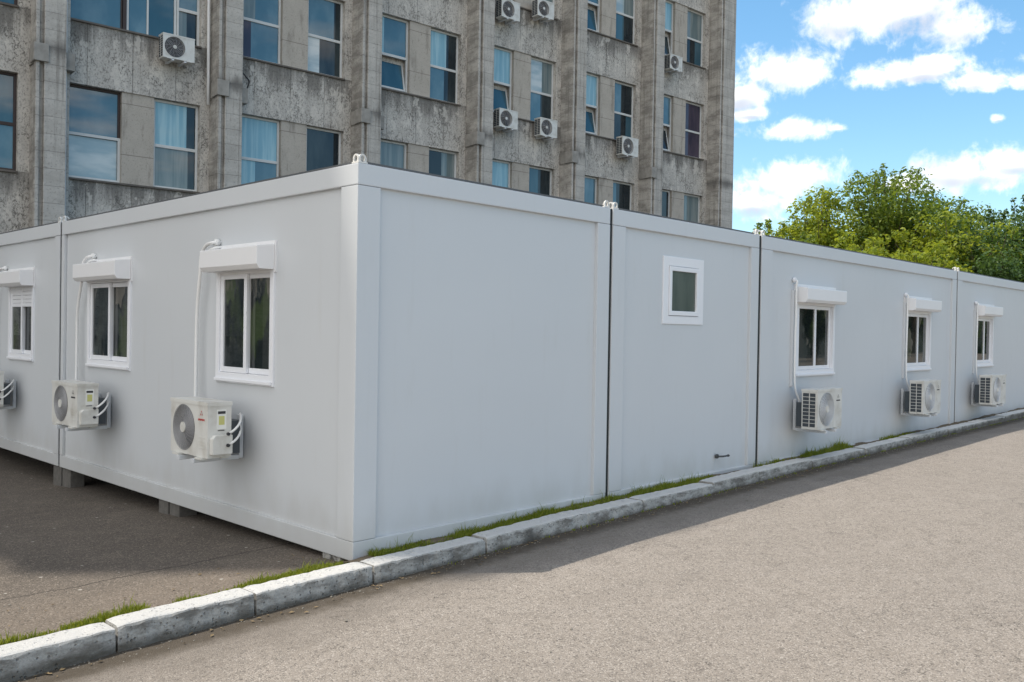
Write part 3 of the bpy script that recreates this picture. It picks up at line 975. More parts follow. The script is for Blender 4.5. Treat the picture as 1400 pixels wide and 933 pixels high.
def air_conditioner(w=0.64, d=0.20, h=0.44, gap=0.20, pipes='right', mark='red', guard='dark', simple=False):
    """local: wall at y = 0, outside -y, x from 0 to w, z from 0 to h"""
    root = empty('air_conditioner')
    cx, cz, r = w * 0.37, h * 0.5, h * 0.425
    MBc = casing_mesh(w, d, h, cx, cz, r)
    cs = MBc.build('casing', M['casing'], root)
    cs.location = (0, -gap, 0)
    fy = -gap - d
    MB().disc(cx, cz, fy + 0.085, r - 0.001, 32).build('fan_shroud', M['coil'], root)
    m_ = MB()
    for i in range(3):
        a0 = 2 * math.pi * i / 3 + 0.4
        P = []
        for t in (0, 0.35, 0.7, 1.0):
            rr = 0.05 + (r * 0.92 - 0.05) * t
            P.append(((cx + rr * math.cos(a0 + 0.2 * t), fy + 0.045, cz + rr * math.sin(a0 + 0.2 * t)), (cx + rr * math.cos(a0 + 1.25 + 0.3 * t), fy + 0.075, cz + rr * math.sin(a0 + 1.25 + 0.3 * t))))
        m_.add([q_ for pr in P for q_ in pr], [(2 * j, 2 * j + 1, 2 * j + 3, 2 * j + 2) for j in range(3)])
    m_.disc(cx, cz, fy + 0.035, 0.05, 20, thick=0.03)
    m_.build('fan', M['black'], root)
    gm = MB()
    nr = 7 if simple else 13
    for i in range(nr):
        gm.ring(cx, cz, fy - 0.006, 0.045 + (r - 0.045) * i / (nr - 1), 0.0026 if not simple else 0.0045, 36)
    ns = 12 if simple else 28
    for i in range(ns):
        a = 2 * math.pi * i / ns
        b = a + 0.5
        gm.tube([(cx + 0.04 * math.cos(a), fy - 0.004, cz + 0.04 * math.sin(a)), (cx + r * 0.6 * math.cos(a + 0.28), fy - 0.008, cz + r * 0.6 * math.sin(a + 0.28)), (cx + r * math.cos(b), fy - 0.003, cz + r * math.sin(b))], 0.0022 if not simple else 0.004, 4)
    gm.build('fan_guard', M['grille'] if guard == 'dark' else M['galv'], root)
    MB().disc(cx, cz, fy - 0.014, 0.042, 20, thick=0.008).build('hub_cap', M['casing'], root)
    # fin coil on the left end and back
    m_ = MB()
    m_.box(-0.004, 0.004, -gap - d + 0.028, -gap - 0.016, 0.03, h - 0.04)
    cm = m_.build('coil', M['coil'], root)
    m_ = MB()
    for i in range(1, 9):
        z = 0.03 + (h - 0.07) * i / 9
        m_.box(-0.009, 0.0, -gap - d + 0.028, -gap - 0.016, z - 0.003, z + 0.003)
    m_.box(-0.011, 0.0, -gap - d * 0.5 - 0.004, -gap - d * 0.5 + 0.004, 0.03, h - 0.04)
    m_.build('coil_guard', M['casing'], root)
    # feet and wall bracket
    br = MB()
    for bx in (w * 0.30, w * 0.69):
        br.box(bx - 0.026, bx + 0.026, -0.036, 0.0, -0.045, h * 0.72)
        br.box(bx - 0.026, bx + 0.026, -gap - d - 0.03, -0.0365, -0.052, -0.018)
    br.box(w * 0.28, w * 0.71, -0.03, -0.004, h * 0.40, h * 0.40 + 0.03)
    br.build('bracket', M['galv'], root, bevel=0.003)
    for bx in (w * 0.20, w * 0.82):
        MB().box(bx - 0.055, bx + 0.055, -gap - d - 0.022, -gap - d + 0.03, -0.017, -0.001).build('foot', M['casing'], root)
        MB().box(bx - 0.055, bx + 0.055, -gap - 0.05, -gap + 0.012, -0.017, -0.001).build('foot', M['casing'], root)
    if not simple:
        MB().box(0.03, w - 0.015, -gap + 0.005, -gap + gap * 0.42, 0.02, h * 0.66).build('rear_coil', M['coil'], root)
    # front badge
    if mark:
        em = M['red'] if mark == 'red' else M['ink']
        bx, bz = w * 0.84, h * 0.80
        m_ = MB()
        for (ux, uz) in ((0, 0.016), (-0.013, -0.006), (0.013, -0.006)):
            s_ = 0.011
            m_.add([(bx + ux, fy - 0.0025, bz + uz + s_ * 1.05), (bx + ux + s_ * 0.6, fy - 0.0025, bz + uz), (bx + ux, fy - 0.0025, bz + uz - s_ * 1.05), (bx + ux - s_ * 0.6, fy - 0.0025, bz + uz)], [(0, 1, 2, 3)])
        m_.build('emblem', em, root)
        m_ = MB()
        xx = bx - 0.052
        for i, ww in enumerate((0.014, 0.008, 0.011, 0.013, 0.009, 0.012, 0.008)):
            m_.box(xx, xx + ww, fy - 0.0025, fy - 0.0005, bz - 0.056 + (0.003 if i % 2 else 0), bz - 0.040)
            xx += ww + 0.0045
        m_.build('badge_lettering', em, root)
    m_ = MB()
    for i in range(4):
        m_.box(w * 0.76, w * 0.93, fy - 0.003, fy - 0.0005, h * (0.16 + 0.065 * i), h * (0.16 + 0.065 * i) + 0.006)
    m_.build('panel_rib', M['casing'], root)
    if not simple and pipes == 'right':
        x = w
        m_ = MB().prism([(-gap - d * 0.92, 0.03), (-gap - d * 0.08, 0.03), (-gap - d * 0.08, h * 0.42), (-gap - d * 0.80, h * 0.42), (-gap - d * 0.92, h * 0.36)], x, x + 0.055)
        m_.build('valve_cover', M['casing'], root, bevel=0.005)
        st = MB().box(x, x + 0.0015, -gap - d * 0.62, -gap - d * 0.22, h * 0.52, h * 0.88).build('rating_label', M['sticker'], root)
        MB().box(x + 0.0017, x + 0.0026, -gap - d * 0.58, -gap - d * 0.26, h * 0.80, h * 0.85).box(x + 0.0017, x + 0.0026, -gap - d * 0.58, -gap - d * 0.30, h * 0.49, h * 0.505).build('printed_line', M['ink'], st)
        MB().box(x + 0.0017, x + 0.0026, -gap - d * 0.54, -gap - d * 0.30, h * 0.60, h * 0.76).build('energy_mark', M['yellow'], st)
        hp = MB()
        for dz, sw in ((0.10, 0.0), (0.17, 0.02)):
            pts = []
            for i in range(9):
                t = i / 8
                pts.append((x + 0.045 + 0.035 * math.sin(math.pi * t) - 0.20 * t ** 2.2, -gap - d * 0.2 + (gap - 0.03 + d * 0.15) * t ** 1.2, dz + sw + 0.05 * math.sin(math.pi * t * 0.7) + 0.09 * t * t))
            hp.tube(pts, 0.0095, 8)
        hp.build('refrigerant_hose', M['pipe'], root, smooth=True)
        MB().tube([(x + 0.055, -gap - d * 0.3, 0.10), (x + 0.075, -gap - d * 0.3, 0.10)], 0.013, 8).tube([(x + 0.055, -gap - d * 0.3, 0.19), (x + 0.075, -gap - d * 0.3, 0.19)], 0.013, 8).build('valve', M['ink'], root)
    return root


def riser(ac, pts, r=0.016):
    o = MB().tube(pts, r, 8).build('pipe_run', M['pipe'], ac, smooth=True)
    return o


def smooth_pts(P, n=6):
    out = []
    P = [Vector(p) for p in P]
    for i in range(len(P) - 1):
        p0, p1, p2, p3 = P[max(i - 1, 0)], P[i], P[i + 1], P[min(i + 2, len(P) - 1)]
        for j in range(n):
            t = j / n
            out.append(0.5 * ((2 * p1) + (p2 - p0) * t + (2 * p0 - 5 * p1 + 4 * p2 - p3) * t * t + (3 * p1 - p0 - 3 * p2 + p3) * t ** 3))
    out.append(P[-1])
    return out


# left wall units: y of their right end, base height, width, height
AL = [(1.385, 0.605, 0.63, 0.43, 'red', 'white air conditioner with red emblem on the cabin wall nearest the corner', (2.295, 2.228, 2.344)),
      (4.06, 0.612, 0.70, 0.425, 'ink', 'white air conditioner with dark emblem mounted across the dark cabin seam on the left', (5.06, 4.93, 2.352)),
      (7.02, 0.60, 0.70, 0.43, 'ink', 'white air conditioner cut off at the far left below the half lowered shutter', (7.95, 7.85, 2.33))]
for (y, z, w, h, mk, lab, (py0, py1, pz)) in AL:
    ac = air_conditioner(w, 0.20, h, 0.20, 'right', mk, 'dark')
    tag(ac, lab, 'air conditioner', 'air conditioners on the left cabin wall')
    ac.location = (RC * 0.5, y + w, z)
    ac.rotation_euler = (0, 0, -math.pi / 2)
    lx = lambda yy: (y + w) - yy
    e0 = lx(py0)
    P = smooth_pts([(e0 + 0.10, -0.10, h * 0.5), (e0 + 0.02, -0.06, h + 0.02), (e0, -0.05, h + 0.35), (e0 + 0.01, -0.05, h + 0.75), (lx(py1), -0.055, 2.10 - z), (lx(py1) + 0.01, -0.05, pz - z - 0.09), (lx(py1) + 0.08, -0.045, pz - z - 0.01), (lx(py1) + 0.20, -0.04, pz - z + 0.01), (lx(py1) + 0.22, 0.03, pz - z + 0.015)], 6)
    riser(ac, P, 0.015)
    o2 = MB().tube(smooth_pts([(lx(py1) + 0.10, -0.04, pz - z - 0.10), (lx(py1) + 0.12, -0.04, pz - z - 0.06), (lx(py1) + 0.24, -0.035, pz - z - 0.035), (lx(py1) + 0.25, 0.03, pz - z - 0.03)], 5), 0.012, 8).tube([(lx(py1) + 0.21, 0.004, pz - z + 0.012), (lx(py1) + 0.21, -0.03, pz - z + 0.012)], 0.03, 10).build('pipe_elbow', M['pipe'], ac, smooth=True)

AR = [(6.475, 0.51, 0.685, 0.475, 'white air conditioner with light fan guard above the grass clump, nearest on the road side', (6.60, 2.32)),
      (10.02, 0.497, 0.745, 0.49, 'white air conditioner beside the seam under the second road side window', (10.30, 2.29)),
      (13.37, 0.475, 0.86, 0.51, 'white air conditioner farthest right just above the rising kerb', (13.72, 2.28))]
for (x, z, w, h, lab, (px_, pz)) in AR:
    ac = air_conditioner(w, 0.20, h, 0.20, 'none', 'ink', 'light')
    tag(ac, lab, 'air conditioner', 'air conditioners on the road side wall')
    ac.location = (x, RC * 0.5, z)
    l0 = px_ - x
    P = smooth_pts([(l0 + 0.12, -0.12, h * 0.35), (l0 + 0.05, -0.07, h * 0.75), (l0, -0.045, h + 0.05), (l0 - 0.01, -0.04, h + 0.5), (l0 + 0.005, -0.04, h + 0.9), (l0, -0.04, pz - z - 0.08), (l0 + 0.01, -0.045, pz - z - 0.01), (l0 + 0.02, 0.02, pz - z + 0.01)], 6)
    riser(ac, P, 0.013)
    MB().box(l0 - 0.022, l0 + 0.022, -0.018, 0.016, h + 0.02, pz - z - 0.12).build('pipe_trunking', M['paint'], ac, bevel=0.003)
    MB().tube([(l0 + 0.015, 0.004, pz - z + 0.005), (l0 + 0.015, -0.025, pz - z + 0.005)], 0.032, 10).build('wall_rosette', M['pvc'], ac)
    MB().tube(smooth_pts([(l0 + 0.06, -0.10, h * 0.55), (l0 - 0.01, -0.09, h * 0.40), (l0 + 0.02, -0.10, h * 0.15), (l0 + 0.12, -0.14, h * 0.1)], 5), 0.011, 7).build('refrigerant_hose', M['pipe'], ac, smooth=True)


# ------------------------------------------------------------------ blocks under the cabins
def concrete_block(x, y, w, l, lab, m=None, zt=-0.001):
    zb = yz(x, y) - 0.03
    o = empty('concrete_block', (x, y, zb), R(random.Random(int(y * 100)).uniform(-3, 3)))
    tag(o, lab, 'concrete block', 'concrete blocks under the cabins')
    hh = zt - zb
    MB().box(-w / 2, w / 2, 0.006, l / 2, 0, hh).build('brick', m or M['block'], o, bevel=0.008)
    MB().box(-w / 2 + 0.012, w / 2, -l / 2, -0.006, 0, hh - 0.004).build('brick', m or M['block'], o, bevel=0.008)


concrete_block(0.12, 2.93, 0.19, 0.40, 'grey concrete block pair under the cabin below the red emblem air conditioner')
concrete_block(0.11, 5.66, 0.17, 0.46, 'grey concrete block pair under the cabin below the dark vertical seam')
concrete_block(0.12, 0.28, 0.22, 0.22, 'pale concrete block under the near corner of the cabins beside the grass', M['kerb'])


# ------------------------------------------------------------------ the tall building
TH = R(5.5)
D0 = 15.5
tn = Vector((math.sin(TH), math.cos(TH), 0))
bld = tag(empty('concrete_building', (tn.x * D0, tn.y * D0, 0), -TH), 'tall grey stained concrete building with pilasters behind the white cabins', 'building')
P_ = 3.86
B0 = 0.97
SILL0, ROWH, WH = 4.82, 3.445, 2.06
HB = 44.0  # unseen height set so the shadow covers the left cabin wall
U0, U1 = -17.3, 26.0  # left end placed to steer the shade edge towards the cabin corner
holes = []
for r in (1, 2, 3):
    for b in range(0, 7):
        if r == 3 and b < 4:
            continue
        Bk = B0 + P_ * b
        holes.append((Bk - 2.92, Bk, SILL0 + ROWH * (r - 1), SILL0 + ROWH * (r - 1) + WH, b, r))
MB().sheet([U0, U1], [-1.0, HB], [h[:4] for h in holes], 0.0, 0.30).build('wall', M['facade'], bld)
MB().box(U0, U1, 0.302, 9.0, -1.0, HB - 0.4).box(U0, -14.8, -0.62, 6.0, HB + 0.002, 50.3).build('body_with_shade_tower', M['facade'], bld)  # second box: unseen tower added to shade the cabin wall and yard
MB().box(U0, U1, -0.62, -0.003, HB - 0.6, HB).build('shadow_edge_parapet', M['facade'], bld)  # unseen ledge added to keep the roof's shadow edge straight

# pilasters
def pilaster(b, last=False):
    B = B0 + P_ * b
    m_ = MB()
    ex = 0.30 if last else 0.0                                                # the end pilaster is broader
    m_.box(B + 0.22, B + 0.78 + ex, -0.50, -0.002, -1.0, HB - 0.61)                 # core
    m_.box(B + 0.36, B + 0.782 + ex, -0.60, -0.501, -1.0, HB - 0.61)                       # front face
    m_.box(B + 0.20, B + 0.275, -0.585, -0.4, -1.0, HB - 0.61)                        # corner roll
    if not last:
        m_.box(B + 0.784, B + 0.935, -0.24, -0.002, -1.0, 7.06)
        m_.box(B + 0.784, B + 0.935, -0.26, -0.002, 7.40, HB - 0.61)
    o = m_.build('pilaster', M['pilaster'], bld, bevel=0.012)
    if not last:
        MB().box(B + 0.15, B + 0.44, -0.645, -0.3, 7.05, 7.42).box(B + 0.19, B + 0.216, -0.3, -0.01, 7.05, 7.42).build('capital', M['cap'], o, bevel=0.012)
        MB().box(B + 0.80, B + 1.00, -0.42, -0.003, 7.02, 7.39).build('capital', M['cap'], o, bevel=0.012)
        MB().tube([(B + 0.83, -0.29, -1.0), (B + 0.83, -0.29, 12.0), (B + 0.83, -0.29, 20)], 0.035, 8).build('conduit', M['galv'], o)
    return o


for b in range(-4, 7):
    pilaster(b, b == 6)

# windows of the facade: (bay, row, which) -> frame, upper, lower, options
SPEC = {
    (0, 1, 1): ('f_brown', ('g_blue',), ('g_sky',), {}), (0, 1, 0): ('f_brown', ('g_blue',), ('g_sky',), {}),
    (0, 2, 1): ('f_brown', ('g_blue',), ('g_blue',), {}), (0, 2, 0): ('f_brown', ('g_sky',), ('g_blue',), {}),
    (1, 1, 0): ('f_brown', ('g_sky',), ('g_pale',), {'low': 'f_white'}), (1, 1, 1): ('f_white', ('g_cur', 'g_dark', 0.78), ('g_grey', 'g_dark', 0.82), {}),
    (2, 1, 0): ('f_white', ('g_cur',), ('g_cur', 'g_sky', 0.45), {}), (2, 1, 1): ('f_white', ('g_dark',), ('g_dark',), {'nobar': 1}),
    (2, 2, 0): ('f_white', ('g_grey', 'g_sky', 0.4), ('g_plum', 'g_sky', 0.3), {}), (2, 2, 1): ('f_white', ('g_sky', 'g_dark', 0.80), ('g_pale', 'g_dark', 0.36), {}),
    (3, 1, 0): ('f_white', ('g_grey',), ('g_dark',), {}), (3, 1, 1): ('f_white', ('g_dark', 'g_grey', 0.5), ('g_grey', 'g_dark', 0.5), {}),
    (3, 2, 0): ('f_white', ('g_cur', 'g_sky', 0.3), ('g_blue',), {'tilt': 1}), (3, 2, 1): ('f_white', ('g_cur', 'g_dark', 0.62), ('g_sky', 'g_dark', 0.55), {}),
    (4, 1, 0): ('f_white', ('g_cur',), ('g_cur',), {}), (4, 1, 1): ('f_white', ('g_blue', 'g_dark', 0.45), ('g_blue', 'g_dark', 0.5), {}),
    (4, 2, 0): ('f_white', ('g_cur',), ('g_blue',), {'tilt': 1}), (4, 2, 1): ('f_white', ('g_pale', 'g_grey', 0.55), ('g_sky', 'g_dark', 0.5), {}),
    (4, 3, 0): ('f_white', ('g_sky',), ('g_blue',), {}), (4, 3, 1): ('f_white', ('g_sky',), ('g_grey',), {}),
    (5, 1, 0): ('f_white', ('g_sky',), ('g_grey',), {}), (5, 1, 1): ('f_white', ('g_sky', 'g_dark', 0.25), ('g_dark',), {'nobar': 1}),
    (5, 2, 0): ('f_white', ('g_cur',), ('g_blue',), {'tilt': 1}), (5, 2, 1): ('f_white', ('g_sky', 'g_dark', 0.42), ('g_dark', 'g_blue', 0.7), {}),
    (5, 3, 0): ('f_white', ('g_sky',), ('g_blue',), {'tilt': 1}), (5, 3, 1): ('f_white', ('g_pale', 'g_grey', 0.5), ('g_blue', 'g_dark', 0.5), {}),
    (6, 1, 0): ('f_white', ('g_dark',), ('g_dark',), {}), (6, 1, 1): ('f_white', ('g_grey',), ('g_grey',), {'nobar': 1}),
    (6, 2, 0): ('f_white', ('g_sky',), ('g_dark',), {'tilt': 1}), (6, 2, 1): ('f_white', ('g_plum',), ('g_plum',), {}),
    (6, 3, 0): ('f_white', ('g_cur',), ('g_dark',), {'tilt': 1}), (6, 3, 1): ('f_white', ('g_grey',), ('g_dark', 'g_blue', 0.6), {}),
}


def pane(parent, x0, x1, z0, z1, y, mats, tilt=0.0):
    m_ = MB()
    if len(mats) == 3:
        c = x0 + (x1 - x0) * mats[2]
        m_.box(x0, c, y, y + 0.008, z0, z1, 0).box(c + 0.0005, x1, y, y + 0.008, z0, z1, 1)
        ms = [M[mats[0]], M[mats[1]]]
    else:
        m_.box(x0, x1, y, y + 0.008, z0, z1)
        ms = [M[mats[0]]]
    if tilt:
        m_.v = [(a, b + (z1 - c) * tilt * -1.0, c) for a, b, c in m_.v]
    return m_.build('pane', ms, parent)


def facade_window(x0, x1, z0, z1, spec):
    fm, up, lo, opt = spec
    y = 0.13
    w = 0.055
    zm = z0 + (z1 - z0) * 0.48
    m_ = MB().frame(x0, x1, z0, z1, w, y, y + 0.06)
    if not opt.get('nobar'):
        m_.box(x0 + w, x1 - w, y + 0.002, y + 0.058, zm - 0.035, zm + 0.035)
    fr = m_.build('window', M[fm], bld, bevel=0.004)
    if opt.get('nobar'):
        pane(fr, x0 + w, x1 - w, z0 + w, z1 - w, y + 0.03, up)
        return fr
    pane(fr, x0 + w, x1 - w, zm + 0.035, z1 - w, y + 0.03, up)
    if opt.get('low'):
        MB().frame(x0 - 0.005, x1 + 0.005, z0 - 0.004, zm + 0.03, 0.062, y - 0.02, y - 0.001).build('sash', M[opt['low']], fr)
    if opt.get('tilt'):
        a, b, c, d = x0 + w + 0.01, x1 - w - 0.01, z0 + w + 0.01, zm - 0.045
        m_ = MB().frame(a, b, c, d, 0.045, y + 0.005, y + 0.045)
        # inward-opening sash hinged at the jamb, standing ajar
        m_.v = [(p[0] + 0.0, p[1] + (p[0] - a) * 0.16 * 0 + (p[2] - c) * 0.20, p[2]) for p in m_.v]
        m_.build('sash', M[fm], fr)
        pn = MB().box(a + 0.04, b - 0.04, y + 0.02, y + 0.028, c + 0.04, d - 0.04)
        pn.v = [(p[0], p[1] + (p[2] - c) * 0.20, p[2]) for p in pn.v]
        pn.build('pane', [M[lo[0]]], fr)
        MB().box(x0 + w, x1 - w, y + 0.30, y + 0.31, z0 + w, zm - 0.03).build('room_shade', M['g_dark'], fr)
    else:
        pane(fr, x0 + w, x1 - w, z0 + w, zm - 0.035, y + 0.03, lo)
    return fr


for (u0, u1, z0, z1, b, r) in holes:
    # sill ledge
    MB().box(u0 + 0.0, u1 + 0.0, -0.05, 0.12, z0 - 0.045, z0 - 0.001).build('sill', M['sill'], bld, bevel=0.006)
    if (b, r) == (1, 2):
        # wide row of lights without a stone pier
        y = 0.13
        m_ = MB().frame(u0, u0 + 1.16, z0, z1, 0.03, y, y + 0.05)
        fr = m_.build('window', M['f_brown'], bld)
        pane(fr, u0 + 0.03, u0 + 1.13, z0 + 0.03, z1 - 0.03, y + 0.02, ('g_sky',))
        MB().box(u0 + 1.17, u0 + 1.25, y - 0.03, y + 0.06, z0 + 0.001, z1 - 0.001).build('mullion', M['f_brown'], bld)
        a = u0 + 1.255
        m_ = MB().frame(a, a + 1.12, z0, z1, 0.05, y, y + 0.06)
        m_.box(a + 0.45, a + 0.49, y + 0.002, y + 0.058, z0 + 0.05, z1 - 0.05)
        fr = m_.build('window', M['f_white'], bld, bevel=0.004)
        pane(fr, a + 0.05, a + 0.45, z0 + 0.05, z1 - 0.05, y + 0.03, ('g_sky',))
        pane(fr, a + 0.49, a + 1.07, z0 + 0.05, z1 - 0.05, y + 0.03, ('g_blue',))
        a2 = a + 1.13
        m_ = MB().frame(a2, u1, z0, z1, 0.05, y - 0.005, y + 0.055)
        m_.box(a2 + 0.05, u1 - 0.05, y, y + 0.05, z0 + 0.78, z0 + 0.85)
        fr = m_.build('window', M['f_white'], bld, bevel=0.004)
        pane(fr, a2 + 0.05, u1 - 0.05, z0 + 0.85, z1 - 0.05, y + 0.03, ('g_sky',))
        pane(fr, a2 + 0.05, u1 - 0.05, z0 + 0.05, z0 + 0.78, y + 0.04, ('g_grey', 'g_dark', 0.45))
        continue
    MB().box(u0 + 1.15, u1 - 1.06, 0.035, 0.299, z0 + 0.001, z1 - 0.001).build('pier', M['pier'], bld)
    facade_window(u0 + 0.004, u0 + 1.146, z0 + 0.004, z1 - 0.004, SPEC[b, r, 0])
    facade_window(u1 - 1.056, u1 - 0.004, z0 + 0.004, z1 - 0.004, SPEC[b, r, 1])
# white plastic downpipe hanging free beside the second pilaster
MB().tube([(4.97, -0.12, 6.9), (4.965, -0.12, 7.6), (4.95, -0.13, 9.5), (4.93, -0.12, 14), (4.93, -0.12, 20)], 0.036, 8).build('downpipe', M['pipe'], bld, smooth=True)
MB().tube(smooth_pts([(5.70, -0.34, 9.0), (5.71, -0.33, 7.9), (5.80, -0.30, 7.72), (5.93, -0.24, 7.62), (5.90, -0.2, 7.45)], 6), 0.018, 6).build('loose_cable', M['ink'], bld, smooth=True)

# air conditioners on the facade
proto = air_conditioner(0.72, 0.28, 0.54, 0.14, 'none', None, 'dark', True)
FA = [(3.80, 7.70, 1.0, 'light grey air conditioner under the wide blue windows, alone on the left of the facade'),
      (13.74, 11.03, 1.0, 'upper left air conditioner of four on one facade bay, cut by the top edge'),
      (15.19, 11.42, 0.95, 'upper right air conditioner of four on one facade bay, cut by the top edge'),
      (13.72, 7.74, 1.0, 'lower left air conditioner of four on one facade bay, below a tilted sash'),
      (15.38, 7.74, 1.0, 'lower right air conditioner of four on one facade bay, beside a pilaster'),
      (19.15, 7.68, 1.12, 'white air conditioner alone on the fifth facade bay under a half dark window'),
      (21.58, 11.08, 0.95, 'small air conditioner highest on the facade bay nearest the sky')]
for i, (u, z, sc, lab) in enumerate(FA):
    o = proto if i == 0 else copy_tree(proto)
    o.location = bld.location + Vector((math.cos(TH), -math.sin(TH), 0)) * u + Vector((0, 0, z + 0.03))
    o.rotation_euler = (0, 0, -TH)
    o.scale = (sc, 1, sc)
    tag(o, lab, 'air conditioner', 'air conditioners on the concrete building')


# ------------------------------------------------------------------ trees
def tree(px, top, dist, rad, leaf, n_leaf, lab, seed, size=0.17, flat=1.0, wisps=10, low=0.0, name='tree', squash=0.85):
    rg = np.random.default_rng(seed)
    dist, rad, size = dist * 1.22, rad * 1.22, size * 1.12      # the wood stands well clear of the tall building's shadow
    base = ray(px, 460, dist)
    topz = ray(px, top, dist).z
    gz = 0.1
    root = tag(empty(name, (base.x, base.y, gz)), lab, 'tree', 'trees behind the cabins')
    Ht = topz - gz
    ch = min(Ht * 0.92, rad * 2 * squash)
    cz = Ht - ch / 2 - (0.35 if wisps else 0)
    # limbs
    tr = MB()
    tr.tube(smooth_pts([(0, 0, -0.3), (0.1, 0.05, Ht * 0.25), (-0.05, 0.1, Ht * 0.5), (0.05, 0, Ht * 0.8)], 4), 0.16, 8, r1=0.04)
    cl = []
    nl = 26
    for i in range(nl):
        a = rg.uniform(0, 2 * math.pi)
        e = rg.uniform(-0.35, 1.0)
        rr = rad * rg.uniform(0.65, 1.0)
        lump = 1 + 0.30 * math.sin(3 * a + seed) + 0.14 * math.sin(5 * a + 2 * seed)
        ex = Vector((rr * lump * math.cos(a) * math.cos(e), rr * lump * math.sin(a) * math.cos(e), cz + ch / 2 * math.sin(e) * rg.uniform(0.8, 1.05)))
        st = Vector((0, 0, Ht * rg.uniform(0.2, 0.6)))
        mid = st.lerp(ex, 0.5) + Vector((0, 0, rg.uniform(-0.2, 0.4)))
        pts = smooth_pts([st, mid, ex], 4)
        tr.tube(pts, 0.05, 5, r1=0.012)
        for t in (0.5, 0.68, 0.84, 1.0):
            p = pts[min(len(pts) - 1, int(t * (len(pts) - 1)))]
            cl.append((p + Vector(rg.normal(0, 0.28, 3)) * rad * 0.35, rad * rg.uniform(0.16, 0.30)))
    for i in range(wisps):
        a = rg.uniform(0, 2 * math.pi)
        rr = rad * rg.uniform(0.0, 0.75)
        b0 = Vector((rr * math.cos(a), rr * math.sin(a), cz + ch * 0.28))
        tip = b0 + Vector((rg.uniform(-.3, .3), rg.uniform(-.3, .3), 0)) * rad * 0.5 + Vector((0, 0, ch * 0.22 * (1 - rr / rad) + rg.uniform(0.25, 0.55)))
        pts = smooth_pts([b0, b0.lerp(tip, 0.5) + Vector(rg.normal(0, 0.06, 3)), tip], 4)
        tr.tube(pts, 0.022, 5, r1=0.008)
        for j, p in enumerate(pts[2:]):
            cl.append((p, 0.20 - 0.006 * j))
    tr.build('trunk', M['bark'], root)
    w = np.array([c[1] ** 2 for c in cl])
    w /= w.sum()
    which = rg.choice(len(cl), n_leaf, p=w)
    C = np.array([tuple(c[0]) for c in cl])[which]
    Rr = np.array([c[1] for c in cl])[which]
    d = rg.normal(size=(n_leaf, 3))
    d /= np.linalg.norm(d, axis=1)[:, None]
    pos = C + d * (Rr * rg.uniform(0.25, 1.0, n_leaf) ** 0.6)[:, None] * np.array([1.15, 1.15, 0.8])
    keep = pos[:, 2] > 0.15
    pos, d = pos[keep], d[keep]
    n = len(pos)
    nrm = d * 0.6 + rg.normal(size=(n, 3)) * 0.55 + np.array([0, 0, 0.55])
    nrm /= np.linalg.norm(nrm, axis=1)[:, None]
    tv = np.cross(nrm, rg.normal(size=(n, 3)))
    tv /= np.linalg.norm(tv, axis=1)[:, None]
    bv = np.cross(nrm, tv)
    L = size * rg.uniform(0.65, 1.25, n)[:, None]
    V = np.empty((n, 4, 3))
    V[:, 0] = pos - tv * L * 0.6
    V[:, 1] = pos + bv * L * 0.33 - tv * L * 0.05 + nrm * L * 0.10
    V[:, 2] = pos + tv * L * 0.6
    V[:, 3] = pos - bv * L * 0.33 - tv * L * 0.05 + nrm * L * 0.10
    me = bpy.data.meshes.new('crown')
    me.vertices.add(n * 4)
    me.vertices.foreach_set('co', V.reshape(-1))
    me.loops.add(n * 4)
    me.loops.foreach_set('vertex_index', np.arange(n * 4))
    me.polygons.add(n)
    me.polygons.foreach_set('loop_start', np.arange(0, n * 4, 4))
    me.polygons.foreach_set('loop_total', np.full(n, 4))
    me.update(calc_edges=True)
    me.materials.append(M[leaf])
    o = bpy.data.objects.new('crown', me)
    COL.objects.link(o)
    o.parent = root
    return root


tree(1212, 226, 44, 2.9, 'leaf_mid', 15000, 'tallest broadleaf tree with wispy top shoots behind the long white cabin', 3, wisps=12)
tree(1122, 258, 43, 2.3, 'leaf_lime', 9000, 'yellow green tree with thin upright shoots left of the tallest tree', 11, wisps=9)
tree(1078, 298, 45, 1.5, 'leaf_lime', 4500, 'slender lime green tree nearest the corner of the concrete building', 61, wisps=6)
tree(1048, 303, 46, 1.1, 'leaf_mid', 1500, 'small wispy sapling tip just right of the concrete building edge', 5, wisps=6, name='sapling')
tree(1270, 262, 50, 2.6, 'leaf_dark', 10000, 'dark green tree close behind the tallest tree on its right', 21, wisps=6)
tree(1300, 290, 42, 2.3, 'leaf_lime', 9000, 'rounded bright yellow green bushy tree right of the tallest tree', 8, wisps=0)
tree(1388, 272, 47, 2.4, 'leaf_dark', 10000, 'thin topped dark tree at the right edge of the photo', 14, wisps=10)
tree(1352, 306, 41, 2.5, 'leaf_dark', 9000, 'low dark glossy bushy tree above the farthest white cabin', 17, wisps=0)
tree(1182, 318, 40, 1.7, 'leaf_lime', 6000, 'low lime green bush peeping over the long cabin roof', 29, wisps=0, name='bush')
tree(1255, 335, 39, 1.5, 'leaf_lime', 5000, 'low yellowish bush above the seam of the two farthest cabins', 31, wisps=0, name='bush')
tree(1090, 318, 41, 1.2, 'leaf_mid', 3500, 'small green bush lowest on the left end of the tree line', 37, wisps=3, name='bush')
tree(1330, 284, 52, 2.8, 'leaf_mid', 9000, 'green tree with a loose ragged top farthest back in the tree line', 43, wisps=8)
tree(1440, 292, 44, 2.6, 'leaf_mid', 8000, 'green tree half cut off by the right edge of the photo', 41, wisps=4)


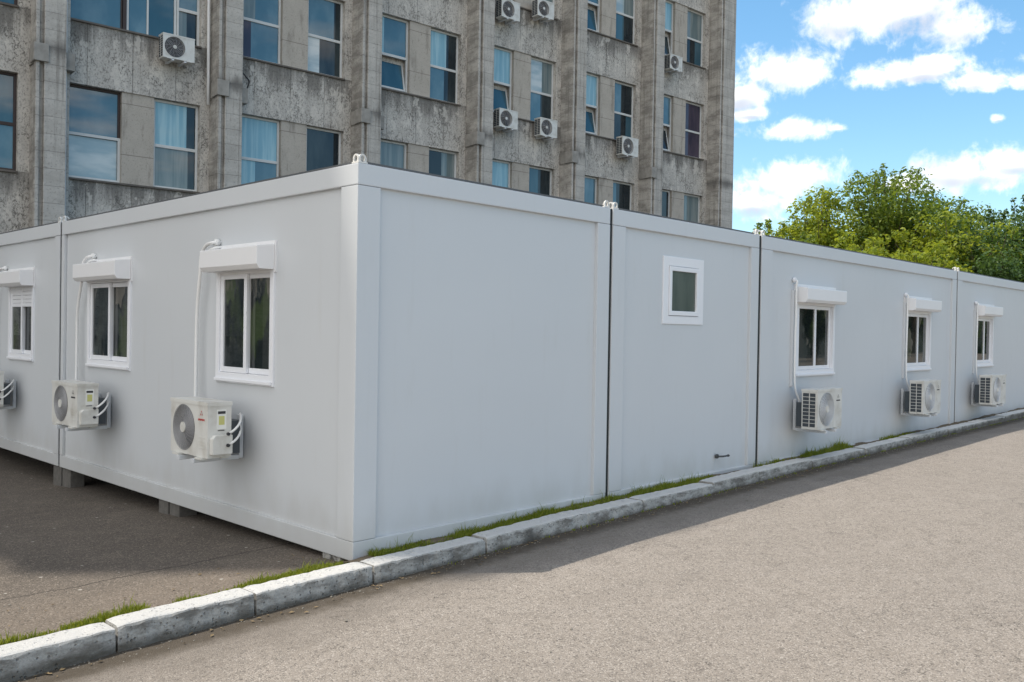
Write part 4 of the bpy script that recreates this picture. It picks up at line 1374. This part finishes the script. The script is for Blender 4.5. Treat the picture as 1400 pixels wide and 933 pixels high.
# trees across the road, seen only as reflections in the cabin windows
far = tree(1212, 250, 44, 3.6, 'leaf_dark', 9000, 'dark broadleaf tree across the road, mirrored in the cabin windows', 51, wisps=4, size=0.24)
far['group'] = 'trees across the road'
for i, (x, y, s_, rot) in enumerate(((39, -19, 1.2, 0), (48, -20, 1.3, 2), (57, -19, 1.1, 4), (67, -20, 1.35, 1), (78, -19, 1.2, 3), (90, -20, 1.3, 5))):
    o = far if i == 0 else copy_tree(far)
    o.location = (x, y, -0.5)
    o.rotation_euler = (0, 0, rot)
    o.scale = (s_, s_, s_)


hedge = tag(empty('hedge', (70, -23.5, -0.8)), 'long dark hedge added across the road, unseen except in window reflections', 'hedge')  # added out of view to cover pale sky in the window reflections
rh = np.random.default_rng(77)
nh = 16000
hp_ = np.stack([rh.uniform(-42, 42, nh), rh.uniform(-0.9, 0.9, nh), rh.uniform(0.0, 1.0, nh) ** 0.7 * 4.2], 1)
hv = np.repeat(hp_[:, None, :], 4, 1) + rh.normal(0, 0.22, (nh, 4, 3))
raw('foliage', [tuple(v) for v in hv.reshape(-1, 3)], [(4 * i, 4 * i + 1, 4 * i + 2, 4 * i + 3) for i in range(nh)], M['leaf_dark'], hedge)


# ------------------------------------------------------------------ grass and debris
def blades(name, spots, m, seed):
    rg = random.Random(seed)
    V, F = [], []
    for (x, y, z, h, w) in spots:
        a = rg.uniform(0, 2 * math.pi)
        lean = rg.uniform(0.1, 0.75) * h
        b = rg.uniform(0, 2 * math.pi)
        dx, dy = math.cos(a) * w, math.sin(a) * w
        lx_, ly_ = math.cos(b) * lean, math.sin(b) * lean * 0.6
        i = len(V)
        V += [(x - dx, y - dy, z), (x + dx, y + dy, z), (x + dx * 0.7 + lx_ * 0.35, y + dy * 0.7 + ly_ * 0.35, z + h * 0.6), (x - dx * 0.7 + lx_ * 0.35, y - dy * 0.7 + ly_ * 0.35, z + h * 0.6), (x + lx_, y + ly_, z + h)]
        F += [(i, i + 1, i + 2, i + 3), (i + 3, i + 2, i + 4)]
    o = raw(name, V, F, m)
    o['kind'] = 'stuff'
    return o


rg = random.Random(12)
spots = []


def clump(x):
    return 0.5 + 0.5 * math.sin(5.3 * x + 1.1) * math.sin(2.1 * x + 0.4) + 0.3 * math.sin(13.7 * x)


def strip(x0, x1, n, y0, y1, h0, h1, patch=True):
    for _ in range(n):
        x = rg.uniform(x0, x1)
        c = clump(x)
        if patch and rg.random() > 0.35 + 0.65 * c:
            continue
        y = rg.uniform(y0, y1)
        hh = rg.uniform(h0, h1) * (0.6 + 0.6 * max(0, c))
        if rg.random() < 0.03:
            hh *= 1.9
        spots.append((x, y, kt(x) - 0.03, hh, rg.uniform(0.002, 0.0045)))


strip(0.12, 4.65, 9000, -0.125, -0.012, 0.022, 0.050, False)
strip(0.4, 4.65, 2500, -0.10, -0.012, 0.03, 0.065, True)
strip(0.10, 0.9, 700, -0.125, -0.03, 0.025, 0.05, True)
strip(-1.32, -0.12, 3600, -0.125, -0.03, 0.018, 0.042, True)
strip(-0.85, -0.25, 1300, -0.125, -0.03, 0.02, 0.045, False)
strip(-1.95, -1.55, 1100, -0.125, -0.03, 0.025, 0.06, False)
strip(-2.4, -1.9, 700, -0.125, -0.06, 0.018, 0.045, True)
strip(-1.62, -1.50, 260, -0.125, -0.06, 0.05, 0.085, False)
strip(5.6, 6.7, 500, -0.11, -0.012, 0.03, 0.06, True)
strip(6.75, 8.2, 3000, -0.12, -0.012, 0.03, 0.075, False)
strip(7.7, 8.2, 500, -0.12, -0.012, 0.05, 0.11, False)
strip(9.3, 10.6, 800, -0.11, -0.012, 0.025, 0.06, True)
# seed stalks
for x in (0.25, 0.33, 0.47, 0.95, 1.6, 2.45, 3.25, 3.3, 3.36, 4.1, 4.3, 4.42, 6.5, 7.2):
    for _ in range(4):
        spots.append((x + rg.uniform(-.02, .02), rg.uniform(-0.09, -0.04), kt(x) - 0.02, rg.uniform(0.06, 0.12), 0.0025))
# moss and weeds in the gutter
for _ in range(2200):
    x = rg.uniform(0.6, 16)
    if clump(x * 1.7) < 0.45 or rg.random() < 0.35:
        continue
    spots.append((x, -0.312 - abs(rg.gauss(0, 0.022)), rz(x) - 0.004, rg.uniform(0.01, 0.028), rg.uniform(0.003, 0.006)))
blades('grass', spots, M['grass'], 3)


def pebbles(name, n, m, seed):
    rg = random.Random(seed)
    V, F = [], []
    ico = [(0, 0, 1), (0.9, 0, 0.1), (0.1, 0.85, 0.0), (-0.9, 0.1, 0.1), (0, -0.9, 0.05), (0, 0, -0.6)]
    fc = [(0, 1, 2), (0, 2, 3), (0, 3, 4), (0, 4, 1), (5, 2, 1), (5, 3, 2), (5, 4, 3), (5, 1, 4)]
    for _ in range(n):
        t = rg.random()
        if t < 0.62:
            x = rg.uniform(-2.4, 12)
            y = -0.315 - abs(rg.gauss(0, 0.07))
            z = rz(x)
        elif t < 0.85:
            x = rg.uniform(-4, 0.0)
            y = rg.uniform(-0.05, 1.1)
            z = yz(x, y)
        else:
            x = rg.uniform(-2.4, 8)
            y = rg.uniform(-2.2, -0.4)
            z = rz(x)
        s = rg.uniform(0.003, 0.008) * (1.9 if rg.random() < 0.06 else 1)
        a = rg.uniform(0, 6.28)
        ca, sa_ = math.cos(a), math.sin(a)
        i = len(V)
        for (p, q_, r_) in ico:
            p, q_, r_ = p * rg.uniform(.7, 1.3), q_ * rg.uniform(.7, 1.3), r_ * 0.6
            V.append((x + s * (p * ca - q_ * sa_), y + s * (p * sa_ + q_ * ca), z + s * r_ + s * 0.2))
        F += [tuple(i + j for j in f) for f in fc]
    o = raw(name, V, F, m)
    o['kind'] = 'stuff'
    return o


pebbles('gravel', 1100, M['pebble'], 9)
rl = random.Random(33)
lv, lf = [], []
for _ in range(260):
    if rl.random() < 0.7:
        x, y = rl.uniform(-2.3, 7), -0.33 - abs(rl.gauss(0, 0.09))
        z = rz(x) + 0.006
    else:
        x, y = rl.uniform(-2.6, 0), rl.uniform(0.0, 0.7)
        z = yz(x, y) + 0.008
    a, s_ = rl.uniform(0, 6.28), rl.uniform(0.008, 0.02)
    ca, sa_ = math.cos(a) * s_, math.sin(a) * s_
    i = len(lv)
    lv += [(x - ca, y - sa_, z), (x + sa_ * 0.5, y - ca * 0.5, z + rl.uniform(0, 0.008)), (x + ca, y + sa_, z + rl.uniform(0, 0.006)), (x - sa_ * 0.5, y + ca * 0.5, z + rl.uniform(0, 0.008))]
    lf.append((i, i + 1, i + 2, i + 3))
M['dry'] = flatmat('dry_leaf_litter', (0.17, 0.12, 0.06), 0.8, var=0.6, scale=25)
raw('leaf_litter', lv, lf, M['dry'])['kind'] = 'stuff'
